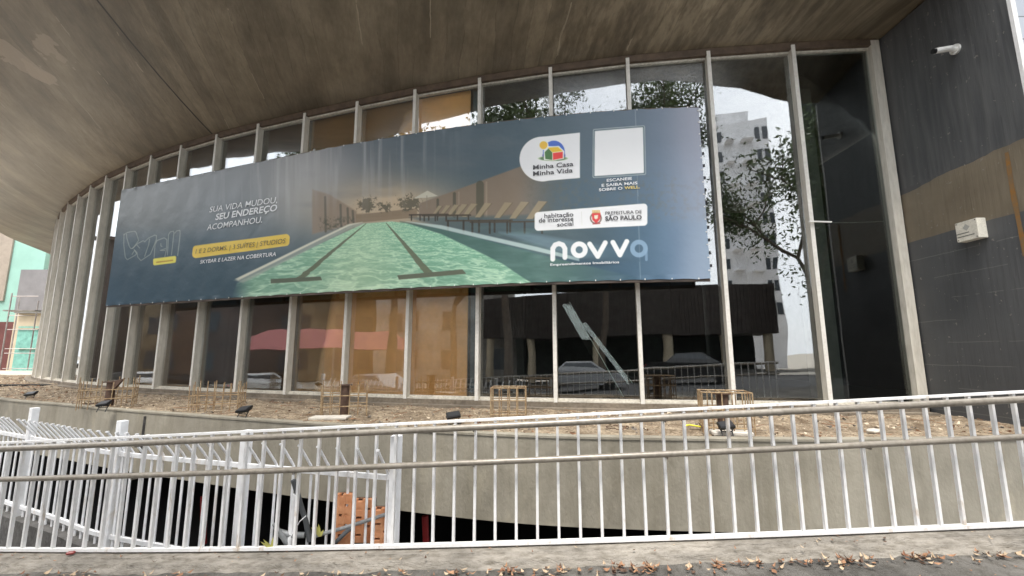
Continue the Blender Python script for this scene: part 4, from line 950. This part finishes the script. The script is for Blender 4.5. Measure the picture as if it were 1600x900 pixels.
wh = mat('ink_white', (.78, .79, .80), .4, var=.02); dk = mat('ink_charcoal', (.055, .055, .06), .4, var=.02); oc = mat('ink_olive', (.20, .15, .05), .4, var=.02); ye = mat('ink_yellow', (.72, .56, .16), .4, var=.02)
text_on('SUA VIDA MUDOU,', (327.8, 332.2), (433.6, 317), 9, wh, .004, .12)
text_on('SEU ENDEREÇO', (337, 344), (433.5, 329.3), 9.6, wh, .022, .12)
text_on('ACOMPANHOU.', (323.8, 360), (410, 347.8), 9, wh, .004, .12)
text_on('1 E 2 DORMS. | 3 SUÍTES | STUDIOS', (306, 396.5), (446.7, 380), 7, oc, .002, .12)
text_on('SKYBAR E LAZER NA COBERTURA', (313.3, 412.2), (431.8, 400), 5.8, wh, .01, .12)
text_on('Minha Casa', (833, 265.4), (896, 259.6), 7, dk, .018)
text_on('Minha Vida', (833, 275.2), (895, 269.6), 7, dk, .018)
text_on('ESCANEIE', (948, 284.4), (987.3, 281.2), 4.4, wh, .015)
text_on('E SAIBA MAIS', (940.1, 292.2), (995.8, 288.3), 4.4, wh, .015)
text_on('SOBRE O', (935.8, 299.2), (972.5, 296.4), 4.4, wh, .015)
text_on('WELL.', (975.6, 296.1), (999.8, 294.4), 4.4, ye, .02)
text_on('habitação', (850.7, 341), (896, 338.3), 7, dk, .012)
text_on('de interesse', (842, 348), (896, 345.3), 7, dk, .012)
text_on('social', (870.7, 354.5), (896, 352.4), 7, dk, .012)
text_on('PREFEITURA DE', (945.7, 336), (1002.7, 333.4), 5.2, dk, .008)
text_on('SÃO PAULO', (945.7, 345), (1002.7, 342.8), 6.6, dk, .03)
text_on('Empreendimentos Imobiliários', (860, 415.6), (967.3, 411.4), 3.8, wh, .012)

# ------------------------------------------------------------------ bits behind the railing
D0 = 3.98
ob_ = thing('hollow_brick', 'stepped stack of broken orange hollow clay blocks behind the railing', 'clay block', tuple(atD(570, 850, D0)))
for (x0, x1, yt, yb, dd) in ((524, 548, 771, 849, 0), (549.5, 581, 781, 849, .03), (582.5, 613, 792, 849, -.02)):
    w = (x1-x0)/F*D0*.98; n_sl = 4
    # vertical webs and rows with slots left open
    zt = atD(x0, yt, D0).z; zb = atD(x0, yb, D0).z; xc = ((x0+x1)/2-800)/F/1.07*D0
    mb = MB(); cols = [(-w/2, -w/2+.03), (-.012, .012), (w/2-.03, w/2)]
    for a, b in cols: mb.box((xc+(a+b)/2, D0+dd, (zt+zb)/2), (b-a, .05, zt-zb), 0)
    rows = 5; rh = (zt-zb)/rows
    for r_ in range(rows):
        z0 = zb+r_*rh; mb.box((xc, D0+dd+.001, z0+rh*.36), (w-.004, .046, rh*.72), 0)
        sl_ = [(-w/2+.028, -.010)] if r_ % 2 else [(.010, w/2-.028)]
        for a, b in sl_: mb.box((xc+(a+b)/2, D0+dd+.002, z0+rh*.86), (b-a, .042, rh*.285), 0)
    mb.box((xc, D0+dd+.045, (zt+zb)/2), (w*.96, .03, (zt-zb)*.98), 0, m=1)
    mb.build('clay_block', [M['terracotta'], M['rustdark']], ob_, bevel=.002)
def pipe(name, pts, r, m, label, D=3.95, cat_='pipe', **k):
    tag(MB().tube([atD(x, y, D+d) for x, y, d in pts], r, 10).build(name, m, smooth=True), label, cat_)
pipe('vent_pipe', [(452, 856, 0), (456, 822, 0), (459, 785, 0), (462, 772, 0)], .024, M['fence_paint'], 'upright whitish pipe tied to the fence left of the clay blocks')
pipe('bent_pipe', [(458, 750, -.02), (463, 765, .0), (470, 790, .02), (478, 815, .03), (484, 846, .03)], .022, M['pvc_dark'], 'dark grey bent pipe with open upper end behind the railing')
pipe('pipe_elbow', [(430, 818, -.04), (434, 830, -.02), (455, 836, 0), (476, 836, .01)], .024, M['pvc_grey'], 'grey plastic pipe elbow lying low behind the railing')
pipe('short_pipe', [(433, 828, -.05), (443, 840, -.03), (450, 852, 0)], .022, M['pvc_grey'], 'short grey pipe stub slanting down from the elbow')
pipe('long_pipe', [(490, 838, -.05), (540, 824, -.05), (590, 808, -.05), (618, 798, -.04)], .015, M['pvc_grey'], 'long thin grey pipe leaning across the clay blocks')
pipe('flat_pipe', [(522, 850, -.06), (540, 832, -.06), (552, 822, -.05)], .018, M['pvc_dark'], 'dark pipe end leaning at the foot of the clay blocks')
tag(MB().tube([atD(x, y, 3.9) for x, y in ((478, 806), (468, 815), (462, 826), (456, 835), (450, 846))], .004, 5).build('tie_wire', M['fence_paint']), 'thin white wire tying the pipes together', 'wire')
def sprig(px, py, cols, label, n=7):
    c = atD(px, py, 3.88); mb = MB()
    for i in range(n):
        a = random.uniform(-.9, .9); L = random.uniform(.06, .13); dr = Vector((math.sin(a), random.uniform(-.3, .1), math.cos(a)*.8)); w = Vector((math.cos(a), 0, -math.sin(a)))*.009
        mb.add([c-w, c+w, c+dr*L*.6+w*1.1, c+dr*L, c+dr*L*.6-w*1.1], [(0, 1, 2, 3, 4)])
    tag(mb.build('withered_plant', cols), label, 'plant')
sprig(424, 858, M['leafyellow'], 'yellowish withered plant leaning on the kerb by the grey pipes')
sprig(500, 838, M['leafyellow'], 'pale withered plant sprig right of the upright pipe')
p = rail_pt(-3.83, -.01, -.06); tag(MB().box(p+Vector((0, 0, .014)), (.06, .035, .024), .4).build('crushed_can', mat('red_can', (.22, .03, .025), .4), bevel=.008), 'small crushed red can on the kerb at left', 'can')

# ------------------------------------------------------------------ building and scaffold at the far left
DB = 29.0
def bq(x0, x1, y0, y1, name, m, parent, D=DB, th=3.0):
    a = atD(x0, y0, D); b = atD(x1, y1, D); zb = min(b.z, a.z); MB().box(((a.x+b.x)/2, D+th/2, (a.z+b.z)/2), (abs(b.x-a.x), th, abs(a.z-b.z))).build(name, m, parent)
nb2 = thing('neighbour_building', 'turquoise and maroon neighbouring building behind the scaffold at far left', 'building', tuple(atD(20, 583, DB)))
a = atD(-160, 583, DB); b = atD(42, 583, DB); zt = EYE+16
MB().box(((a.x+b.x)/2, DB+3, (EYE+2.15+zt)/2), (b.x-a.x, 6, zt-EYE-2.15)).build('upper_wall', M['turq'], nb2)
MB().box(((a.x+b.x)/2-.3, DB+3, EYE+.5), (b.x-a.x, 6, 3.29)).build('lower_wall', M['maroon'], nb2)
bq(-60, 4, 330, 470, 'orange_panel', M['orange'], nb2, DB-.12, .1)
bq(42, 90, 390, 421, 'cream_wall', M['cream'], nb2, DB+.3, 2)
bq(33, 90, 421.2, 489, 'grey_wall', M['greybox'], nb2, DB-.6, 3)
bq(24, 90, 489.2, 585, 'porch_wall', M['cream'], nb2, DB-.3, 2)
bq(29, 60, 510, 583, 'window', M['greenglass'], nb2, DB-.36, .05)
for y in (513, 545): 
    a = atD(28, y, DB-.42); b = atD(62, y, DB-.42); MB().bar(a, b, .08, .05).build('window_bar', M['cream'], nb2)
bq(-30, 2, 420, 440, 'window', M['int_dark'], nb2, DB-.06, .05)
sc = thing('scaffold_tower', 'slender steel scaffold tower in front of the turquoise building', 'scaffold', tuple(atD(18, 580, 25)))
for (t_, b_2, d) in (((19, 458), (3, 578), 25), ((31, 464), (18, 578), 26.5), ((60, 470), (50, 578), 26.3)):
    a = atD(*t_, d); b = atD(*b_2, d); MB().tube([a, Vector((a.x, d, b.z))], .035, 6).build('pole', M['steel'], sc)
for y, x0, x1 in ((486, 15, 64), ):
    a = atD(x0, y, 25.5); b = atD(x1, y, 25.5); MB().bar(a, b, .7, .07).build('platform', M['steel'], sc)
for y in (463, 493, 515, 545, 552, 576):
    a = atD(18-(y-458)*.12, y, 25); b = atD(60, y, 25.6); MB().tube([a, b], .025, 6).build('rung', M['steel'], sc)
a = atD(12, 520, 25.0); b = atD(8, 545, 25.0)
# ------------------------------------------------------------------ the street behind the camera (seen in the glass)
def refl(px, py, i, Y):
    """where the sight line mirrored in pane i meets the plane y=Y"""
    a, b = ray(px, py); o = Vector((0, 0, EYE)); d = Vector((a, 1, b)); p0 = Vector((P[i].x, P[i].y, 0)); e = (P[i+1]-P[i]).normalized(); n = Vector((-e.y, e.x, 0))
    t = (p0-o).dot(n)/d.dot(n); h = o+d*t; r = d-2*d.dot(n)*n; t2 = (Y-h.y)/r.y; return h+r*t2
# apartment tower
A = refl(1116, 365, 1, -46); B = refl(1215, 365, 1, -46); T_ = refl(1165, 188, 1, -46)
apx0, apx1 = min(A.x, B.x), max(A.x, B.x); az = max(30, min(T_.z, 60))
M['apt'] = mat('white_render', (.74, .74, .75), .8, var=.08, scale=.3); M['winframe'] = mat('dark_glazing', (.06, .07, .08), .25)
ap = thing('apartment_tower', 'tall white apartment tower with balconies reflected in the right hand window', 'apartment building', ((apx0+apx1)/2, -50, -.7))
W2 = apx1-apx0; MB().box(((apx0+apx1)/2, -52, az/2-.4), (W2, 12, az)).build('wall', M['apt'], ap)
MB().box(((apx0+apx1)/2, -52, az+.8), (W2*.6, 8, 2.4)).build('roof_house', M['apt'], ap)
nf = int(az/3)
for f in range(2, nf):
    z = f*3+.3
    for k, fx in enumerate((.06, .20, .36, .66, .84, .95)):
        x = apx0+W2*fx
        if k in (2, 3):
            MB().box((x, -45.3, z-.5), (W2*.16, 1.5, .15)).build('balcony', M['apt'], ap)
        else: MB().box((x, -45.97, z+.6), (W2*.07, .1, 1.5)).build('window', M['winframe'], ap)
# row of pale houses over the road
def house(x0, x1, y, h, m, lab, cols=4, dep=8):
    t = thing('townhouse', lab, 'house', ((x0+x1)/2, y, -.7), 'houses over the road reflected in the glass'); MB().box(((x0+x1)/2, y-dep/2, h/2-.7), (x1-x0, dep, h)).build('wall', m, t)
    MB().box(((x0+x1)/2, y-dep/2+.2, h-.6), (x1-x0+.5, dep+.3, .3)).build('cornice', M['apt'], t)
    for r_ in range(int(h/3)):
        for c in range(cols):
            x = x0+(x1-x0)*(c+.5)/cols; MB().box((x, y+.02, r_*3+1.0), (1.1, .08, 1.5)).build('window', M['winframe'], t)
def along(px, py, i, dist):
    a, b = ray(px, py); o = Vector((0, 0, EYE)); d = Vector((a, 1, b)); p0 = Vector((P[i].x, P[i].y, 0)); e = (P[i+1]-P[i]).normalized(); n = Vector((-e.y, e.x, 0))
    t = (p0-o).dot(n)/d.dot(n); h = o+d*t; r = (d-2*d.dot(n)*n); r.z = 0; r.normalize(); return h+r*dist, r
def facing_house(px, i, dist, W, h, m, lab, cols, dark=False):
    q, r = along(px, 550, i, dist); t = thing('townhouse', lab, 'house', (q.x, q.y, -.7), 'houses round the street reflected in the glass'); t.rotation_euler = (0, 0, math.atan2(r.y, r.x)-math.pi/2)
    def bd(mb, nm, mm): o = mb.build(nm, mm); o.parent = t
    bd(MB().box((0, 4, h/2), (W, 8, h)), 'wall', m); bd(MB().box((0, 3.8, h+.1), (W+.5, 8.4, .3)), 'cornice', M['apt'] if not dark else m)
    for r_ in range(int(h/3)):
        for c in range(cols): bd(MB().box((-W/2+W*(c+.5)/cols, -.02, r_*3+1.7), (1.1, .08, 1.5)), 'window', M['winframe'])
M['pale_house'] = mat('pale_render', (.34, .32, .29), .8, var=.35, scale=.6, dirt=.3); M['tan_house'] = mat('tan_render', (.20, .16, .11), .8, var=.35, scale=.6, dirt=.3)
M['dark_render'] = mat('dark_brick', (.07, .05, .042), .8, var=.3, scale=.5)
facing_house(700, 5, 26, 15, 11, M['pale_house'], 'white house with cornice reflected in the last tan window', 5)
facing_house(560, 7, 30, 12, 13, M['tan_house'], 'cream house reflected in the middle tan windows', 4)
facing_house(490, 8, 34, 12, 13, M['pale_house'], 'white house reflected in the first tan window', 4)
facing_house(410, 8, 30, 14, 9, M['dark_render'], 'dark brick house reflected in the brown window', 4, True)
facing_house(340, 9, 32, 16, 13, M['dark_render'], 'dark brick house reflected in the curtained window', 4, True)
facing_house(270, 10, 36, 18, 14, M['tan_house'], 'tall cream house reflected in the narrow left windows', 5)
facing_house(215, 12, 40, 20, 13, M['dark_render'], 'dark brick house reflected in the leftmost full window', 5, True)
dk_ = max(refl(1240, 500, 1, -8), refl(1262, 500, 0, -8), key=lambda v: v.x); dt = thing('dark_block', 'dark windowless block filling the reflection in the last window beside the charcoal wall', 'building', (dk_.x+15, -14, -.7))
MB().prism([(dk_.x+.2, -8), (dk_.x+30, -8), (dk_.x+36, -20), (dk_.x+6.8, -20)], -1, 31).build('wall', mat('dark_block_paint', (.028, .03, .028), .8, var=.3, scale=.3), dt)
MB().box((dk_.x+3.4, -7.85, 15), (.5, .3, 31)).build('pier', M['int_wall'], dt)
# maroon canopy tent
tq, tr_ = along(520, 550, 7, 19)
cn = thing('canopy_tent', 'maroon pitched canopy tent reflected low in the tan windows', 'tent', (tq.x, tq.y, -.7)); cn.rotation_euler = (0, 0, math.atan2(tr_.y, tr_.x)-math.pi/2)
o = MB().add([(-6, -2, 2.5), (6, -2, 2.5), (6, 3, 2.5), (-6, 3, 2.5), (-4, .5, 3.7), (4, .5, 3.7)], [(3, 2, 5, 4), (1, 0, 4, 5), (0, 3, 4), (2, 1, 5), (0, 1, 2, 3)]).build('roof', mat('maroon_canvas', (.22, .06, .06), .8)); o.parent = cn
for x in (-5.8, 0, 5.8):
    for y in (-1.8, 2.8): o = MB().tube([(x, y, 0), (x, y, 2.5)], .05, 8).build('pole', M['steel']); o.parent = cn
# corrugated building on columns
k0 = refl(1050, 365, 2, -13); k1 = refl(1205, 365, 1, -13)
kx0, kx1 = refl(752, 400, 4, -13).x, max(k0.x, k1.x); kz = 5.6
kb = thing('corrugated_building', 'dark corrugated building raised on round pale columns reflected in the dark windows', 'building', ((kx0+kx1)/2, -15, -.6))
mb = MB().box(((kx0+kx1)/2, -16, (kz+2.6)/2), (kx1-kx0, 6, kz-2.6))
for x in np.arange(kx0+.1, kx1, .22): mb.box((x, -12.97, (kz+2.6)/2), (.09, .08, kz-2.6-.02))
mb.build('corrugated_wall', mat('corrugated_brown', (.055, .042, .035), .7, var=.3), kb)
for x in np.linspace(kx0+.5, kx1-.5, 8): MB().tube([(x, -13.4, -.5), (x, -13.4, 2.6)], .28, 14).build('column', M['cream'], kb, smooth=True)
MB().box(((kx0+kx1)/2, -18, 1.0), (kx1-kx0, .2, 3.2)).build('recessed_wall', M['int_wall'], kb)
MB().box(((kx0+kx1)/2+1.5, -17.86, 1.4), (.4, .05, 2.2)).build('narrow_window', M['greenglass'], kb)
# cars
def car(x, y, rz, colr, lab):
    z0 = base(x)+EYE-.25; r = thing('parked_car', lab, 'car', (x, y, z0), 'cars on the road reflected in the glass'); r.rotation_euler = (0, 0, rz)
    prof = [(-2.1, .35), (-2.15, .75), (-1.95, .95), (-1.2, 1.02), (-.75, 1.42), (.55, 1.46), (1.25, 1.0), (1.95, .88), (2.15, .7), (2.15, .35)]
    mb = MB(); n = len(prof); yw = [.86 if z < 1.1 else .66 for _, z in prof]
    vs = [(a, -w, z) for (a, z), w in zip(prof, yw)]+[(a, w, z) for (a, z), w in zip(prof, yw)]
    mb.add(vs, [tuple(range(n)), tuple(range(2*n-1, n-1, -1))]+[(i, (i+1) % n, n+(i+1) % n, n+i) for i in range(n)])
    def bd(mbx, nm, mm, **k):
        o = mbx.build(nm, mm, **k); o.parent = r; return o
    bd(mb, 'body', colr, tri=True)
    for s in (-1, 1):
        bd(MB().add([(-1.05, s*.835, 1.05), (-.72, s*.70, 1.37), (.5, s*.70, 1.40), (1.1, s*.835, 1.04), (-1.05, s*.80, 1.05), (1.1, s*.80, 1.04)], [(0, 1, 2, 3)]), 'side_window', M['winframe'])
        for a in (-1.3, 1.35): bd(MB().tube([(a, s*.70, .32), (a, s*.88, .32)], .32, 16), 'wheel', M['black_plastic'])
        bd(MB().box((-2.14, s*.62, .82), (.04, .30, .14)), 'tail_light', tl_)
        bd(MB().box((2.12, s*.6, .68), (.05, .34, .13)), 'headlight', M['white_plastic'])
tl_ = mat('tail_light', (.6, .01, .01), .3)
cols_ = [mat('car_white', (.75, .75, .75), .25, var=.02), mat('car_silver', (.4, .41, .42), .3, var=.02), mat('car_black', (.02, .02, .022), .2, var=.02)]
for px, i, dist, ci, lab in ((232, 11, 15, 0, 'white hatchback reflected in the brown window at left'), (300, 10, 13, 2, 'black car with red tail lights reflected left of the curtain'), (412, 8, 15, 0, 'white car reflected in the brown window left of the tan ones'), (590, 6, 13, 1, 'silver car with red tail lights reflected in the tan window'), (905, 3, 14.5, 1, 'silver car reflected under the leaning glass sheets'), (1080, 2, 15, 2, 'black car reflected left of the nearest cage')):
    q, r = along(px, 560, i, dist); car(q.x, q.y, math.atan2(r.y, r.x)+math.pi/2+(.7 if i in (10, 6) else 0), cols_[ci], lab)
# street trees
def make_leafmat():
    return mat('leaf_green', (.045, .07, .02), .5, var=.4, scale=.6, col2=(.09, .13, .035))
lm_ = make_leafmat(); bark = mat('bark', (.10, .075, .055), .9, var=.3, scale=6)
def tree(x, y, H, rad, zc0, seed, nl, lab, lean=0):
    rnd = random.Random(seed); t = thing('street_tree', lab, 'tree', (x, y, -.5)); tr = MB(); tips = []
    def grow(p, d, L, r, dep):
        pts = [p]; q = p.copy(); dd = d.copy()
        for k in range(4): dd = (dd+Vector((rnd.uniform(-.18, .18), rnd.uniform(-.18, .18), rnd.uniform(-.03, .1)))).normalized(); q = q+dd*L/4; pts.append(q.copy())
        tr.tube(pts, [r*(1-.1*i) for i in range(5)], 6 if dep else 10)
        if dep >= 1: tips.extend(pts[2:])
        if dep < 4:
            for _ in range(3 if dep < 3 else 2):
                a = rnd.uniform(0, 6.28); e = (dd+Vector((math.cos(a), math.sin(a), rnd.uniform(-.15, .45)))*rnd.uniform(.6, .95)).normalized(); grow(q, e, L*rnd.uniform(.62, .82), r*.6, dep+1)
    grow(Vector((x, y, -.5)), Vector((lean, 0, 1)).normalized(), H*.27, .2, 0)
    tr.build('trunk', bark, t, smooth=True)
    N = int(nl*2.1); ctr = np.array([tuple(v) for v in tips]); idx = rng.integers(0, len(ctr), N); c = ctr[idx]+rng.normal(0, .38, (N, 3)); d1 = rng.normal(0, 1, (N, 3)); d1 /= np.linalg.norm(d1, axis=1)[:, None]; d2 = np.cross(d1, rng.normal(0, 1, (N, 3))); d2 /= np.linalg.norm(d2, axis=1)[:, None]+1e-9
    L = rng.uniform(.055, .125, (N, 1)); W = L*.42; v4 = np.stack([c-d1*L, c-d2*W, c+d1*L, c+d2*W], 1).reshape(-1, 3)
    me = bpy.data.meshes.new('crown'); me.from_pydata(v4.tolist(), [], np.arange(4*N).reshape(-1, 4).tolist()); me.materials.append(lm_); o = bpy.data.objects.new('crown', me); C.objects.link(o); o.parent = t; o.matrix_parent_inverse = Matrix.Translation(-t.location)
q = refl(1268, 330, 0, -4.8); print('treeA', q)
tree(q.x, -4.8, 14.5, 4, 5, 3, 8000, 'leafy street tree reflected in the tall window right of the banner')
q = refl(705, 500, 5, -3.2); print('treeB', q)
tree(q.x, -3.4, 17, 4, 5, 11, 13000, 'street tree with forked trunk reflected in the last tan window', .05)
q, _r = along(925, 170, 3, 15); tree(q.x, q.y, 26, 4, 5, 5, 15000, 'leafy street tree reflected above the middle of the banner')
for px, i, dist, sc_, lab in ((790, 4, 13, 1.25, 'street tree reflected over the badge beside the tan windows'), (610, 6, 14, 1.3, 'street tree reflected in the tan window above the pool picture'), (530, 7, 27, 1.0, 'smaller street tree far behind in the reflection over the banner')):
    q, r = along(px, 550, i, dist); src = bpy.data.objects['street_tree.001']; c = copy_thing(src, (0, 0, 0), random.uniform(0, 6), (sc_,)*3); c['label'] = lab; tree_src = src.location
    c.location = (q.x, q.y, -.5)
